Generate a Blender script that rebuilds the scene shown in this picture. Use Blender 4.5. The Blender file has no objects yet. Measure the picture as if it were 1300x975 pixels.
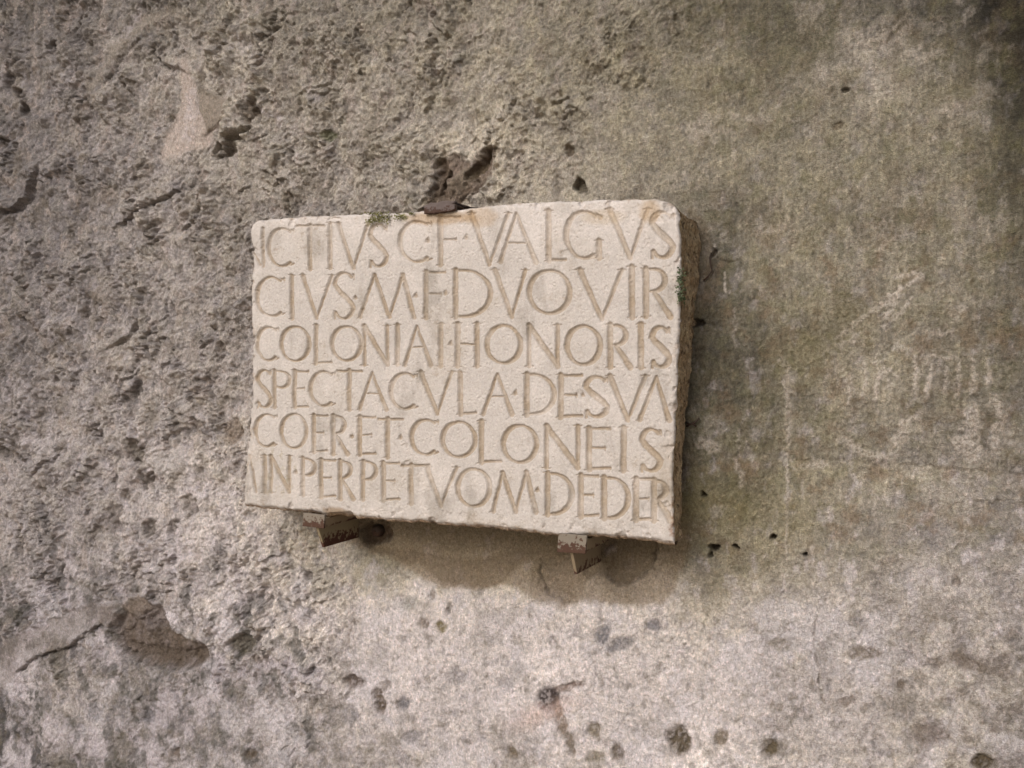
import bpy, math, random
import numpy as np
from mathutils import Matrix, Vector

# ------------------------------------------------------------------ camera
scene = bpy.context.scene
coll = scene.collection
F, CX, CY = 1276.0, 650.0, 487.5          # lens in photo pixels (1300 wide) and image centre
D = 1.79                                   # camera to wall plane (m)
CAMZ = 1.60
YAW, PITCH, ROLL = math.radians(25.1), math.radians(-1.9), math.radians(0.45)
fwd = Vector((-math.sin(YAW) * math.cos(PITCH), math.cos(YAW) * math.cos(PITCH), math.sin(PITCH)))
rgt = fwd.cross(Vector((0, 0, 1))).normalized()
upv = rgt.cross(fwd)
q = Matrix.Rotation(-ROLL, 3, fwd)         # small roll of the hand-held camera
rgt = q @ rgt; upv = q @ upv
CAM = Vector((0.92, -D, CAMZ))
cam = bpy.data.objects.new('camera', bpy.data.cameras.new('camera'))
coll.objects.link(cam)
cam.matrix_world = Matrix(((rgt.x, upv.x, -fwd.x, CAM.x), (rgt.y, upv.y, -fwd.y, CAM.y),
                           (rgt.z, upv.z, -fwd.z, CAM.z), (0, 0, 0, 1)))
cam.data.sensor_width = 36.0
cam.data.lens = F / 1300.0 * 36.0
cam.data.clip_start = 0.05; cam.data.clip_end = 200
scene.camera = cam

# ------------------------------------------------------------------ light
SUN_EL, SUN_AZ = math.radians(32), math.radians(-13)     # azimuth off the wall's outward normal, to its left
to_sun = Vector((math.sin(SUN_AZ) * math.cos(SUN_EL), -math.cos(SUN_AZ) * math.cos(SUN_EL), math.sin(SUN_EL)))
sun = bpy.data.objects.new('sun', bpy.data.lights.new('sun', 'SUN'))
coll.objects.link(sun)
sun.data.energy = 1.9; sun.data.angle = math.radians(28); sun.data.color = (1.0, 0.985, 0.975)
sun.rotation_euler = to_sun.to_track_quat('Z', 'Y').to_euler()
world = bpy.data.worlds.new('World'); scene.world = world
world.use_nodes = True
wn = world.node_tree; wn.nodes.clear()
sky = wn.nodes.new('ShaderNodeTexSky'); sky.sky_type = 'NISHITA'; sky.sun_disc = False
sky.sun_elevation = SUN_EL
sky.sun_rotation = math.atan2(to_sun.x, to_sun.y)
sky.air_density = 1.0; sky.dust_density = 4.0; sky.ozone_density = 1.0
hs = wn.nodes.new('ShaderNodeHueSaturation'); hs.inputs['Saturation'].default_value = 0.50   # overcast: grey cloud light
bg = wn.nodes.new('ShaderNodeBackground'); bg.inputs['Strength'].default_value = 0.105
wo = wn.nodes.new('ShaderNodeOutputWorld')
wn.links.new(sky.outputs[0], hs.inputs['Color']); wn.links.new(hs.outputs[0], bg.inputs['Color'])
wn.links.new(bg.outputs[0], wo.inputs['Surface'])
vs = scene.view_settings
vs.view_transform = 'Standard'; vs.look = 'None'; vs.gamma = 1.0; vs.use_curve_mapping = False
vs.exposure = 0.20
scene.cycles.max_bounces = 4

# ------------------------------------------------------------------ projection helpers
fn = np.array(fwd, dtype=np.float64); rn = np.array(rgt, dtype=np.float64); un = np.array(upv, dtype=np.float64)
cn = np.array(CAM, dtype=np.float64)

def at(u, v, y=0.0):
    """point of the vertical plane at depth y seen at photo pixel (u, v) -> x, z"""
    u = np.asarray(u, dtype=np.float64); v = np.asarray(v, dtype=np.float64)
    a = (u - CX) / F; b = -(v - CY) / F
    dx = fn[0] + a * rn[0] + b * un[0]; dy = fn[1] + a * rn[1] + b * un[1]; dz = fn[2] + a * rn[2] + b * un[2]
    s = (y - cn[1]) / dy
    return cn[0] + s * dx, cn[2] + s * dz

def P3(u, v, y=0.0):
    x, z = at(u, v, y)
    return Vector((float(x), float(y), float(z)))

def pix(x, y, z):
    dx = x - cn[0]; dy = y - cn[1]; dz = z - cn[2]
    c = dx * fn[0] + dy * fn[1] + dz * fn[2]
    c = np.where(c > 0.15, c, 0.15)
    return (CX + F * (dx * rn[0] + dy * rn[1] + dz * rn[2]) / c).astype(np.float32), \
           (CY - F * (dx * un[0] + dy * un[1] + dz * un[2]) / c).astype(np.float32)

# ------------------------------------------------------------------ noise
rs = np.random.RandomState(7)
PERM = rs.permutation(256).astype(np.int32); PERM = np.concatenate([PERM, PERM])
ANG = rs.rand(256) * 2 * np.pi
GX = np.cos(ANG).astype(np.float32); GY = np.sin(ANG).astype(np.float32)
JX = rs.rand(256).astype(np.float32); JY = rs.rand(256).astype(np.float32)

def gn(x, y, seed=0):
    """gradient noise, about -1..1"""
    x = x + np.float32(seed * 17.37); y = y + np.float32(seed * 5.71)
    xi = np.floor(x).astype(np.int32); yi = np.floor(y).astype(np.int32)
    fx = x - xi; fy = y - yi
    fx = fx.astype(np.float32); fy = fy.astype(np.float32)
    x0 = (xi + seed * 31) & 255; x1 = (x0 + 1) & 255
    y0 = yi & 255; y1 = (y0 + 1) & 255
    p0 = PERM[x0]; p1 = PERM[x1]
    a = PERM[p0 + y0]; b = PERM[p1 + y0]; c = PERM[p0 + y1]; d = PERM[p1 + y1]
    sx = fx * fx * fx * (fx * (fx * 6 - 15) + 10); sy = fy * fy * fy * (fy * (fy * 6 - 15) + 10)
    n00 = GX[a] * fx + GY[a] * fy; n10 = GX[b] * (fx - 1) + GY[b] * fy
    n01 = GX[c] * fx + GY[c] * (fy - 1); n11 = GX[d] * (fx - 1) + GY[d] * (fy - 1)
    top = n00 + (n10 - n00) * sx; bot = n01 + (n11 - n01) * sx
    return (top + (bot - top) * sy) * np.float32(1.6)

def fbm(x, y, scale, octaves=4, seed=0, gain=0.5):
    t = 0; a = 1.0; s = 0.0; f = 1.0 / scale
    for i in range(octaves):
        t = t + a * gn(x * f, y * f, seed + i); s += a; a *= gain; f *= 2.03
    return t / s

def worley(x, y, scale, seed=0):
    """F1 and F2 distance in cells"""
    x = (x / scale + seed * 3.7).astype(np.float32); y = (y / scale + seed * 9.1).astype(np.float32)
    xi = np.floor(x).astype(np.int32); yi = np.floor(y).astype(np.int32)
    f1 = np.full(x.shape, 9.0, np.float32); f2 = f1.copy()
    for i in (-1, 0, 1):
        for j in (-1, 0, 1):
            h = PERM[PERM[(xi + i + seed * 13) & 255] + ((yi + j) & 255)]
            dx = xi + i + JX[h] - x; dy = yi + j + JY[h] - y
            d = dx * dx + dy * dy
            f2 = np.minimum(f2, np.maximum(f1, d)); f1 = np.minimum(f1, d)
    return np.sqrt(f1), np.sqrt(f2)

def sst(a, b, x):
    t = np.clip((x - a) / (b - a), 0, 1)
    return t * t * (3 - 2 * t)

def mixc(c, col, m):
    for k in range(3):
        c[k] += (col[k] - c[k]) * m
    return c

def lin(r, g, b):
    f = lambda c: (c / 255.0 / 12.92) if c <= 10.3 else ((c / 255.0 + 0.055) / 1.055) ** 2.4
    return (f(r), f(g), f(b))

# ------------------------------------------------------------------ materials
def stone_material(name, fine=900.0, bump=0.35, bump_dist=0.0012, rough=0.93, contrast=0.30, attr='stain', speck=0.0):
    m = bpy.data.materials.new(name); m.use_nodes = True
    t = m.node_tree; n = t.nodes; L = t.links; n.clear()
    out = n.new('ShaderNodeOutputMaterial'); b = n.new('ShaderNodeBsdfPrincipled')
    b.inputs['Roughness'].default_value = rough; b.inputs['Specular IOR Level'].default_value = 0.25
    L.new(b.outputs[0], out.inputs[0])
    at_ = n.new('ShaderNodeVertexColor'); at_.layer_name = attr
    tc = n.new('ShaderNodeTexCoord')
    n1 = n.new('ShaderNodeTexNoise'); n1.inputs['Scale'].default_value = fine; n1.inputs['Detail'].default_value = 3
    n1.inputs['Roughness'].default_value = 0.65
    n2 = n.new('ShaderNodeTexNoise'); n2.inputs['Scale'].default_value = fine * 0.28; n2.inputs['Detail'].default_value = 4
    n2.inputs['Roughness'].default_value = 0.7
    for q_ in (n1, n2): L.new(tc.outputs['Object'], q_.inputs['Vector'])
    r1 = n.new('ShaderNodeMapRange'); r1.inputs[1].default_value = 0.3; r1.inputs[2].default_value = 0.7
    r1.inputs[3].default_value = 1 - contrast; r1.inputs[4].default_value = 1 + contrast
    r2 = n.new('ShaderNodeMapRange'); r2.inputs[1].default_value = 0.3; r2.inputs[2].default_value = 0.7
    r2.inputs[3].default_value = 1 - contrast * 0.7; r2.inputs[4].default_value = 1 + contrast * 0.7
    L.new(n1.outputs['Fac'], r1.inputs[0]); L.new(n2.outputs['Fac'], r2.inputs[0])
    mu = n.new('ShaderNodeMath'); mu.operation = 'MULTIPLY'
    L.new(r1.outputs[0], mu.inputs[0]); L.new(r2.outputs[0], mu.inputs[1])
    vm = n.new('ShaderNodeVectorMath'); vm.operation = 'SCALE'
    L.new(at_.outputs['Color'], vm.inputs[0]); L.new(mu.outputs[0], vm.inputs['Scale'])
    col = vm.outputs[0]
    if speck:
        mp = n.new('ShaderNodeMapping'); mp.inputs['Scale'].default_value = (1.25, 1.0, 0.8); mp.inputs['Rotation'].default_value = (0, 0.35, 0)
        L.new(tc.outputs['Object'], mp.inputs['Vector'])
        for sc_v, lo_v, hi_v, tint, amt_v, off in ((170, .50, .57, (0.52, 0.45, 0.38), .75, 0), (140, .53, .60, (1.62, 1.52, 1.55), .75, 5), (70, .50, .62, (1.02, 1.0, 0.86), .40, 11), (230, .57, .62, (1.8, 1.7, 1.64), .7, 17), (90, .55, .62, (0.84, 0.87, 0.98), .6, 23), (250, .57, .61, (0.36, 0.30, 0.25), .8, 29)):
            ma = n.new('ShaderNodeMapping'); ma.inputs['Location'].default_value = (off, off * .7, off * 1.3)
            L.new(mp.outputs[0], ma.inputs['Vector'])
            nn = n.new('ShaderNodeTexNoise'); nn.inputs['Scale'].default_value = sc_v; nn.inputs['Detail'].default_value = 4; nn.inputs['Roughness'].default_value = 0.68
            L.new(ma.outputs[0], nn.inputs['Vector'])
            mr = n.new('ShaderNodeMapRange'); mr.inputs[1].default_value = lo_v; mr.inputs[2].default_value = hi_v; mr.inputs[4].default_value = amt_v * speck
            L.new(nn.outputs['Fac'], mr.inputs[0])
            mt = n.new('ShaderNodeMix'); mt.data_type = 'RGBA'; mt.blend_type = 'MULTIPLY'; mt.clamp_result = False
            L.new(mr.outputs[0], mt.inputs[0]); L.new(col, mt.inputs[6]); mt.inputs[7].default_value = (*tint, 1); col = mt.outputs[2]
    L.new(col, b.inputs['Base Color'])
    ad = n.new('ShaderNodeMath'); ad.operation = 'ADD'
    L.new(n1.outputs['Fac'], ad.inputs[0]); L.new(n2.outputs['Fac'], ad.inputs[1])
    bp = n.new('ShaderNodeBump'); bp.inputs['Strength'].default_value = bump; bp.inputs['Distance'].default_value = bump_dist
    L.new(ad.outputs[0], bp.inputs['Height']); L.new(bp.outputs[0], b.inputs['Normal'])
    return m

def metal_material(name, paint, rust, amount, scale=160.0, attr_low=None):
    """old painted iron with rust breaking through; more rust towards the lower edges of the piece"""
    m = bpy.data.materials.new(name); m.use_nodes = True
    t = m.node_tree; n = t.nodes; L = t.links; n.clear()
    out = n.new('ShaderNodeOutputMaterial'); b = n.new('ShaderNodeBsdfPrincipled')
    b.inputs['Roughness'].default_value = 0.8; b.inputs['Specular IOR Level'].default_value = 0.3
    L.new(b.outputs[0], out.inputs[0])
    tc = n.new('ShaderNodeTexCoord')
    n1 = n.new('ShaderNodeTexNoise'); n1.inputs['Scale'].default_value = scale; n1.inputs['Detail'].default_value = 5
    n1.inputs['Roughness'].default_value = 0.65
    n2 = n.new('ShaderNodeTexNoise'); n2.inputs['Scale'].default_value = scale * 4; n2.inputs['Detail'].default_value = 3
    L.new(tc.outputs['Object'], n1.inputs['Vector']); L.new(tc.outputs['Object'], n2.inputs['Vector'])
    sp = n.new('ShaderNodeSeparateXYZ'); L.new(tc.outputs['Generated'], sp.inputs[0])
    lo = n.new('ShaderNodeMapRange'); lo.inputs[1].default_value = 0.0; lo.inputs[2].default_value = 0.75
    lo.inputs[3].default_value = 0.22; lo.inputs[4].default_value = -0.12
    L.new(sp.outputs['Z'], lo.inputs[0])
    ad = n.new('ShaderNodeMath'); ad.operation = 'ADD'
    L.new(n1.outputs['Fac'], ad.inputs[0]); L.new(lo.outputs[0], ad.inputs[1])
    mr = n.new('ShaderNodeMapRange'); mr.inputs[1].default_value = 0.60 - amount; mr.inputs[2].default_value = 0.66 - amount
    L.new(ad.outputs[0], mr.inputs[0])
    rc = n.new('ShaderNodeMix'); rc.data_type = 'RGBA'
    rc.inputs[6].default_value = (*[c * 0.45 for c in rust], 1); rc.inputs[7].default_value = (*rust, 1)
    L.new(n2.outputs['Fac'], rc.inputs[0])
    mx = n.new('ShaderNodeMix'); mx.data_type = 'RGBA'
    L.new(mr.outputs[0], mx.inputs[0]); mx.inputs[6].default_value = (*paint, 1); L.new(rc.outputs[2], mx.inputs[7])
    L.new(mx.outputs[2], b.inputs['Base Color'])
    bp = n.new('ShaderNodeBump'); bp.inputs['Strength'].default_value = 0.6; bp.inputs['Distance'].default_value = 0.001
    L.new(ad.outputs[0], bp.inputs['Height']); L.new(bp.outputs[0], b.inputs['Normal'])
    return m

def plain_material(name, c1, c2, scale=300.0, rough=0.8):
    m = bpy.data.materials.new(name); m.use_nodes = True
    t = m.node_tree; n = t.nodes; L = t.links
    b = n['Principled BSDF']; b.inputs['Roughness'].default_value = rough
    tc = n.new('ShaderNodeTexCoord'); n1 = n.new('ShaderNodeTexNoise'); n1.inputs['Scale'].default_value = scale
    L.new(tc.outputs['Object'], n1.inputs['Vector'])
    mr = n.new('ShaderNodeMapRange'); mr.inputs[1].default_value = 0.35; mr.inputs[2].default_value = 0.65
    L.new(n1.outputs['Fac'], mr.inputs[0])
    mx = n.new('ShaderNodeMix'); mx.data_type = 'RGBA'
    mx.inputs[6].default_value = (*c1, 1); mx.inputs[7].default_value = (*c2, 1)
    L.new(mr.outputs[0], mx.inputs[0]); L.new(mx.outputs[2], b.inputs['Base Color'])
    return m

M_WALL = stone_material('weathered_plaster', fine=520.0, bump=1.0, bump_dist=0.0055, contrast=0.26, speck=0.42)
M_SLAB = stone_material('carved_limestone', fine=620.0, bump=0.55, bump_dist=0.0014, contrast=0.09, speck=0.14, rough=0.85)
M_SIDE = stone_material('rough_slab_side', fine=420.0, bump=0.6, bump_dist=0.002, contrast=0.22, speck=0.6)

# ------------------------------------------------------------------ mesh from grids
def make_mesh(name, V, Fq, C, N, mat, parent=None):
    """mesh from vertices V, quads Fq, per-vertex colours C and exact vertex normals N"""
    used, inv = np.unique(Fq.ravel(), return_inverse=True)
    V = V[used]; C = C[used]; N = N[used]; Fq = inv.reshape(-1, 4).astype(np.int32)
    me = bpy.data.meshes.new(name)
    me.vertices.add(len(V)); me.vertices.foreach_set('co', np.ascontiguousarray(V, dtype=np.float32).ravel())
    me.loops.add(Fq.size); me.loops.foreach_set('vertex_index', Fq.ravel())
    me.polygons.add(len(Fq)); me.polygons.foreach_set('loop_start', np.arange(0, Fq.size, 4, dtype=np.int32))
    me.update(calc_edges=True)
    me.polygons.foreach_set('use_smooth', np.ones(len(Fq), bool))
    ca = me.color_attributes.new('stain', 'FLOAT_COLOR', 'POINT')
    c4 = np.ones((len(C), 4), np.float32); c4[:, :3] = np.clip(C, 0.004, 0.95)
    ca.data.foreach_set('color', c4.ravel())
    if N is not None:
        me.normals_split_custom_set_from_vertices(N.astype(np.float32))
    me.materials.append(mat)
    o = bpy.data.objects.new(name, me); coll.objects.link(o)
    if parent is not None: o.parent = parent
    return o

def tag(o, label=None, cat=None, group=None, kind=None):
    if label: o['label'] = label
    if cat: o['category'] = cat
    if group: o['group'] = group
    if kind: o['kind'] = kind
    return o

def grid_faces(ny, nx):
    i = np.arange(ny * nx, dtype=np.int32).reshape(ny, nx)
    return np.stack([i[:-1, :-1], i[:-1, 1:], i[1:, 1:], i[1:, :-1]], -1)

def grid_normals(X, Y, Z, flip=False):
    ax = np.gradient(X, axis=1); ay = np.gradient(Y, axis=1); az = np.gradient(Z, axis=1)
    bx = np.gradient(X, axis=0); by = np.gradient(Y, axis=0); bz = np.gradient(Z, axis=0)
    nx_ = ay * bz - az * by; ny_ = az * bx - ax * bz; nz_ = ax * by - ay * bx
    l = np.sqrt(nx_**2 + ny_**2 + nz_**2) + 1e-12
    s = -1.0 if flip else 1.0
    return np.stack([nx_ / l * s, ny_ / l * s, nz_ / l * s], -1)

# ================================================================== THE WALL
T = 0.143                                   # slab face stands this far out of the wall
# columns: one every ~1.27 photo pixels, closer together where the wall recedes less; rows equal
NUF, NVF = 1060, 800
uu = np.linspace(-25, 1325, NUF)
xs = at(uu, 480.0)[0]
zt = max(float(at(1325, -25)[1]), float(at(-25, -25)[1])); zb = min(float(at(1325, 1000)[1]), float(at(-25, 1000)[1]))
# each column gets its own row span so that near and far wall have the same fineness
ZT = at(uu, np.full(NUF, -25.0))[1]; ZB = at(uu, np.full(NUF, 1000.0))[1]
tt = np.linspace(0, 1, NVF)[:, None]
WX = np.repeat(xs[None, :], NVF, 0); WZ = ZT[None, :] * (1 - tt) + ZB[None, :] * tt
# coarser surround so that the wall goes on outside the frame
k = np.arange(1, 41)
gr = 0.004 * (1.11 ** k - 1) / 0.11
gl = gr * 1.0
def pad(A, kind):
    left = np.repeat(A[:, :1], 40, 1); right = np.repeat(A[:, -1:], 40, 1)
    if kind == 'x':
        left = left - gl[::-1][None, :]; right = right + gr[None, :]
    A = np.concatenate([left, A, right], 1)
    top = np.repeat(A[:1], 40, 0); bot = np.repeat(A[-1:], 40, 0)
    if kind == 'z':
        gt = gr * (1.2 / gr[-1]); gb = gr
        f = (bot[0] - (0.0)) / gb[-1]
        top = top + gt[::-1][:, None]; bot = bot - gb[:, None] * f[None, :]
    return np.concatenate([top, A, bot], 0)
WX = pad(WX, 'x'); WZ = pad(WZ, 'z')
NYW, NXW = WX.shape
U, Vv = pix(WX, 0 * WX, WZ)
far = (U < -60) | (U > 1360) | (Vv < -60) | (Vv > 1035)
U = np.clip(U, -60, 1360); Vv = np.clip(Vv, -60, 1035)
inside = 1.0 - np.maximum(np.maximum(sst(25, 58, -U), sst(1325, 1358, U)), np.maximum(sst(25, 58, -Vv), sst(1000, 1033, Vv)))
S0 = 0.0015
X = (WX / S0).astype(np.float32); Z = (WZ / S0).astype(np.float32)

# shared noises
n200 = fbm(X, Z, 200, 3, 1); n70 = fbm(X, Z, 70, 4, 5); n70b = fbm(X, Z, 70, 4, 45)
n28 = fbm(X, Z, 28, 4, 9); n28b = fbm(X, Z, 28, 4, 12)
n10 = fbm(X, Z, 10, 3, 15); n10b = fbm(X, Z, 10, 3, 19); n5 = fbm(X, Z, 5, 2, 23); n5b = fbm(X, Z, 4.0, 2, 71)
Uw = U + 7 * n28 + 3.0 * n10; Vw = Vv + 7 * n28b + 3.0 * n10b       # ragged outlines
Uf = U + 2.2 * n10 + 1.0 * n5; Vf = Vv + 2.2 * n10b + 1.0 * n5b

def blob(cx, cy, rx, ry, rot=0.0, soft=0.35, rag=1.0):
    """ragged ellipse, 1 inside"""
    uq = U + (Uw - U) * rag; vq = Vv + (Vw - Vv) * rag
    c, s = math.cos(math.radians(rot)), math.sin(math.radians(rot))
    dx = uq - cx; dy = -(vq - cy)
    a = (dx * c + dy * s) / rx; b = (-dx * s + dy * c) / ry
    d = np.sqrt(a * a + b * b)
    return 1 - sst(1 - soft, 1 + soft, d)

def poly(pts, soft=4.0, rag=1.0):
    uq = U + (Uw - U) * rag; vq = Vv + (Vw - Vv) * rag
    ins = np.zeros(U.shape, bool); dist = np.full(U.shape, 1e9, np.float32)
    xs_ = [p[0] for p in pts]; ys_ = [p[1] for p in pts]
    bb = (U > min(xs_) - 60) & (U < max(xs_) + 60) & (Vv > min(ys_) - 60) & (Vv < max(ys_) + 60)
    uq = uq[bb]; vq = vq[bb]; i_ = np.zeros(uq.shape, bool); d_ = np.full(uq.shape, 1e9, np.float32)
    for k_ in range(len(pts)):
        (x0, y0), (x1, y1) = pts[k_], pts[(k_ + 1) % len(pts)]
        c_ = ((y0 > vq) != (y1 > vq)) & (uq < (x1 - x0) * (vq - y0) / ((y1 - y0) or 1e-6) + x0)
        i_ ^= c_
        ex, ey = x1 - x0, y1 - y0
        t_ = np.clip(((uq - x0) * ex + (vq - y0) * ey) / (ex * ex + ey * ey + 1e-9), 0, 1)
        d_ = np.minimum(d_, np.hypot(uq - x0 - t_ * ex, vq - y0 - t_ * ey))
    sd = np.where(i_, d_, -d_)
    out = np.zeros(U.shape, np.float32); out[bb] = sst(-soft, soft, sd)
    return out

def line(pts, w, soft=1.5, rag=1.0, taper=True):
    """ragged stroke of half width w along a polyline"""
    xs_ = [p[0] for p in pts]; ys_ = [p[1] for p in pts]
    bb = (U > min(xs_) - 40) & (U < max(xs_) + 40) & (Vv > min(ys_) - 40) & (Vv < max(ys_) + 40)
    uq = (U + (Uf - U) * rag + (Uw - U) * .4 * rag)[bb]; vq = (Vv + (Vf - Vv) * rag + (Vw - Vv) * .4 * rag)[bb]
    d_ = np.full(uq.shape, 1e9, np.float32)
    n_ = len(pts) - 1
    for k_ in range(n_):
        (x0, y0), (x1, y1) = pts[k_], pts[k_ + 1]
        ex, ey = x1 - x0, y1 - y0
        t_ = np.clip(((uq - x0) * ex + (vq - y0) * ey) / (ex * ex + ey * ey + 1e-9), 0, 1)
        g = (k_ + t_) / n_
        ww = w * (0.35 + 1.3 * np.sqrt(np.clip(g * (1 - g), 0, 1))) if taper else w
        d_ = np.minimum(d_, np.hypot(uq - x0 - t_ * ex, vq - y0 - t_ * ey) - ww)
    out = np.zeros(U.shape, np.float32); out[bb] = 1 - sst(-soft, soft, d_)
    return out

# --- how rough is the plaster: broken away at the left and top, float finished at the right
bx = np.interp(Vv, [-60, 0, 80, 150, 230, 260, 640, 690, 760, 850, 975, 1040],
               [960, 930, 860, 780, 720, 600, 420, 440, 445, 430, 400, 390]).astype(np.float32)
R = 1 - sst(-40, 40, U + 30 * n70 + 10 * n28 - bx)
R = np.maximum(R, 0.0)
lowl = sst(800, 900, Vv + 30 * n70b) * (1 - sst(300, 420, U))       # lower left is half smoothed
R = R * (1 - 0.62 * lowl)
R = R * (1 - 0.55 * sst(380, 900, U) * sst(0.0, 1.0, R))            # upper middle: shallower
R = np.where(far, 0.6, R).astype(np.float32)

# --- height field in metres (positive = out of the wall)
f1, f2 = worley(X + 9 * n28, Z * 0.8 + 9 * n28b, 24, 3)
g1, g2 = worley(X + 4 * n10, Z * 0.85 + 4 * n10b, 9.5, 8)
lump = np.clip(0.75 - f1, -0.4, 0.75); grain = np.clip(0.7 - g1, -0.4, 0.7)
crev = np.exp(-((fbm(X * 1.1 + 14 * n28, Z * 0.75, 46, 3, 31)) / 0.055) ** 2)
crev2 = np.exp(-((fbm(X * 1.1 + 6 * n10, Z * 0.75 + 8 * n28, 20, 2, 37)) / 0.07) ** 2)
msk = sst(-0.1, 0.45, n70b); msk2 = sst(-0.15, 0.35, n70)
H = 0.012 * n200
bil = np.abs(fbm(X * 1.15 + 5 * n10, Z * 0.8, 52, 3, 501)); bil2 = np.abs(fbm(X * 1.1, Z * 0.85 + 3 * n10, 19, 3, 507))
HR = 0.014 * n70 + 0.006 * n28 + 0.024 * bil + 0.013 * bil2 * (0.6 + 0.6 * msk2) + 0.0050 * lump * (0.5 + msk) + 0.0034 * grain + 0.0036 * n10 + 0.0032 * n5 + 0.0018 * n5b \
     - 0.0085 * crev * msk - 0.0040 * crev2 * msk2
def saw(t, s_=0.10):
    t = t - np.floor(t); return np.where(t < 1 - s_, t / (1 - s_), (1 - t) / s_)
flk = sst(-0.15, 0.25, fbm(X, Z, 80, 3, 550))
HR = HR + 0.019 * flk * saw(3.2 * fbm(X + 3 * n5, Z + 3 * n10, 75, 4, 560) + 0.15 * n5) + 0.0065 * (1 - flk) * saw(3.0 * fbm(X + 2 * n5, Z, 34, 4, 570))
pk, _ = worley(X + 7 * n10 + 5 * n28, Z * 0.7 + 7 * n10b, 30, 61)
pocket = sst(0.30, 0.14, pk + 0.10 * n5) * sst(0.10, 0.35, fbm(X, Z, 60, 2, 580))
HR = HR - 0.007 * pocket
pit1, _ = worley(X, Z, 15, 21)
HS = 0.0028 * n70 + 0.0016 * n28 + 0.0013 * n10 + 0.0012 * n5 + 0.0008 * n5b + 0.0008 * grain - 0.0015 * np.clip(0.30 - pit1, 0, 1) / 0.3 * msk
low = sst(735, 800, Vv + 12 * n28) * (1 - far)                        # lower, lime washed, more pitted
HS = HS + low * (0.0012 * grain - 0.0012 * crev2 * msk2 + 0.0010 * n28b)
rel = 0.50 + 0.55 * sst(-0.25, 0.35, fbm(X, Z, 110, 3, 600) + 0.3 * n28)     # worn-down areas between broken ones
H = H + R * HR * rel + R * (0.0010 * n5 + 0.0007 * n5b) * (1 - rel) + (1 - R) * HS

# --- colours (albedo), a coarse chart of wall tones with the corner vignette painted in, made ragged by noise
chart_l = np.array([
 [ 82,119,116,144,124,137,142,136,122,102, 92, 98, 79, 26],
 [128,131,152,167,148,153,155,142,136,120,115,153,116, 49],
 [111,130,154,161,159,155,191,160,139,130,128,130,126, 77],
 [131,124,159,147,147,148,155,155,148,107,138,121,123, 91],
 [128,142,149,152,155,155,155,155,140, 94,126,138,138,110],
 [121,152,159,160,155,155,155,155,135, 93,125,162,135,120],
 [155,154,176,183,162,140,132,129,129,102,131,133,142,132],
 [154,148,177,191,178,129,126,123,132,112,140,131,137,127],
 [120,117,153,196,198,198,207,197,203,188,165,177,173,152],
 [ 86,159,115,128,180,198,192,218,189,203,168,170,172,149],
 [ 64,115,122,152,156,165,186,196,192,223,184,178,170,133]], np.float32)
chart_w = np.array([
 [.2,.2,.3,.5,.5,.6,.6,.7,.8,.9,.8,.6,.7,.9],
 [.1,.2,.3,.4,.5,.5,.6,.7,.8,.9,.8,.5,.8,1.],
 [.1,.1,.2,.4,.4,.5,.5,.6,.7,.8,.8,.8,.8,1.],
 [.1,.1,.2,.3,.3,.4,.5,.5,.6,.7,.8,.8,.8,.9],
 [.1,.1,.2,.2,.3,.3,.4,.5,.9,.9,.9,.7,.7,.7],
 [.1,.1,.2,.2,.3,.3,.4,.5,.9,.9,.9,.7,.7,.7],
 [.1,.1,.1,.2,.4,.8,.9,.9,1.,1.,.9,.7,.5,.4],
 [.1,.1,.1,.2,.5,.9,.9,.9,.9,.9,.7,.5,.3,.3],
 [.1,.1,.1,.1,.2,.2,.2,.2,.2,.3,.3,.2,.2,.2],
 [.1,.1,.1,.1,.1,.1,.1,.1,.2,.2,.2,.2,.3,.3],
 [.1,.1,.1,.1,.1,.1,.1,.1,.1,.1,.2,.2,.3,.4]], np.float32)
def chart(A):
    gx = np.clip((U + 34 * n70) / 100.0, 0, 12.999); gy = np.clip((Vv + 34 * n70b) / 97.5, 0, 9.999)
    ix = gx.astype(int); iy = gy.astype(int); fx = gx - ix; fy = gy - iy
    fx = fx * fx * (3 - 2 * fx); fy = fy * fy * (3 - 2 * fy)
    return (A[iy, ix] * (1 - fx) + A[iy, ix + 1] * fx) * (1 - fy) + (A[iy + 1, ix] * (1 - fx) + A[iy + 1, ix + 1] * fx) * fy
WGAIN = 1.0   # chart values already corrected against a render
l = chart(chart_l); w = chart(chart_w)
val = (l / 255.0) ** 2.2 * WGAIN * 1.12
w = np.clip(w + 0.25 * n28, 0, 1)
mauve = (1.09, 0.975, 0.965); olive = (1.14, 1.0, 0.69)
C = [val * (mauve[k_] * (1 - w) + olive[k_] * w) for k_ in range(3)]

# mottling: dust, algae and lime
mot = 1 + 0.26 * n28 + 0.36 * n10 + 0.30 * n5 + 0.20 * n70 + 0.30 * R * n5b + 0.2 * R * n10b
C = [c * np.clip(mot, 0.4, 1.8) for c in C]
GREEN = lin(98, 100, 70); BROWN = lin(100, 84, 66); WHITE = lin(212, 202, 204); GREY = lin(98, 97, 102); PINK = lin(188, 170, 160)
DARK = lin(60, 52, 42); RUST = lin(120, 72, 48); BUFF = lin(138, 128, 118)
gnz = fbm(X, Z, 34, 4, 60)
C = mixc(C, GREEN, 0.22 * sst(0.12, 0.5, gnz) * (0.35 + 0.65 * w))
wz = fbm(X, Z * 0.7, 22, 5, 64, 0.6)
wamt = np.interp(Vv, [0, 250, 500, 640, 740, 1000], [0.10, 0.14, 0.30, 0.36, 0.55, 0.45]).astype(np.float32)
C = mixc(C, WHITE, wamt * sst(0.10, 0.42, wz))
C = mixc(C, GREY, 0.35 * sst(0.15, 0.45, fbm(X, Z, 18, 4, 68, 0.6)) * (1 - w))
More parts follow.
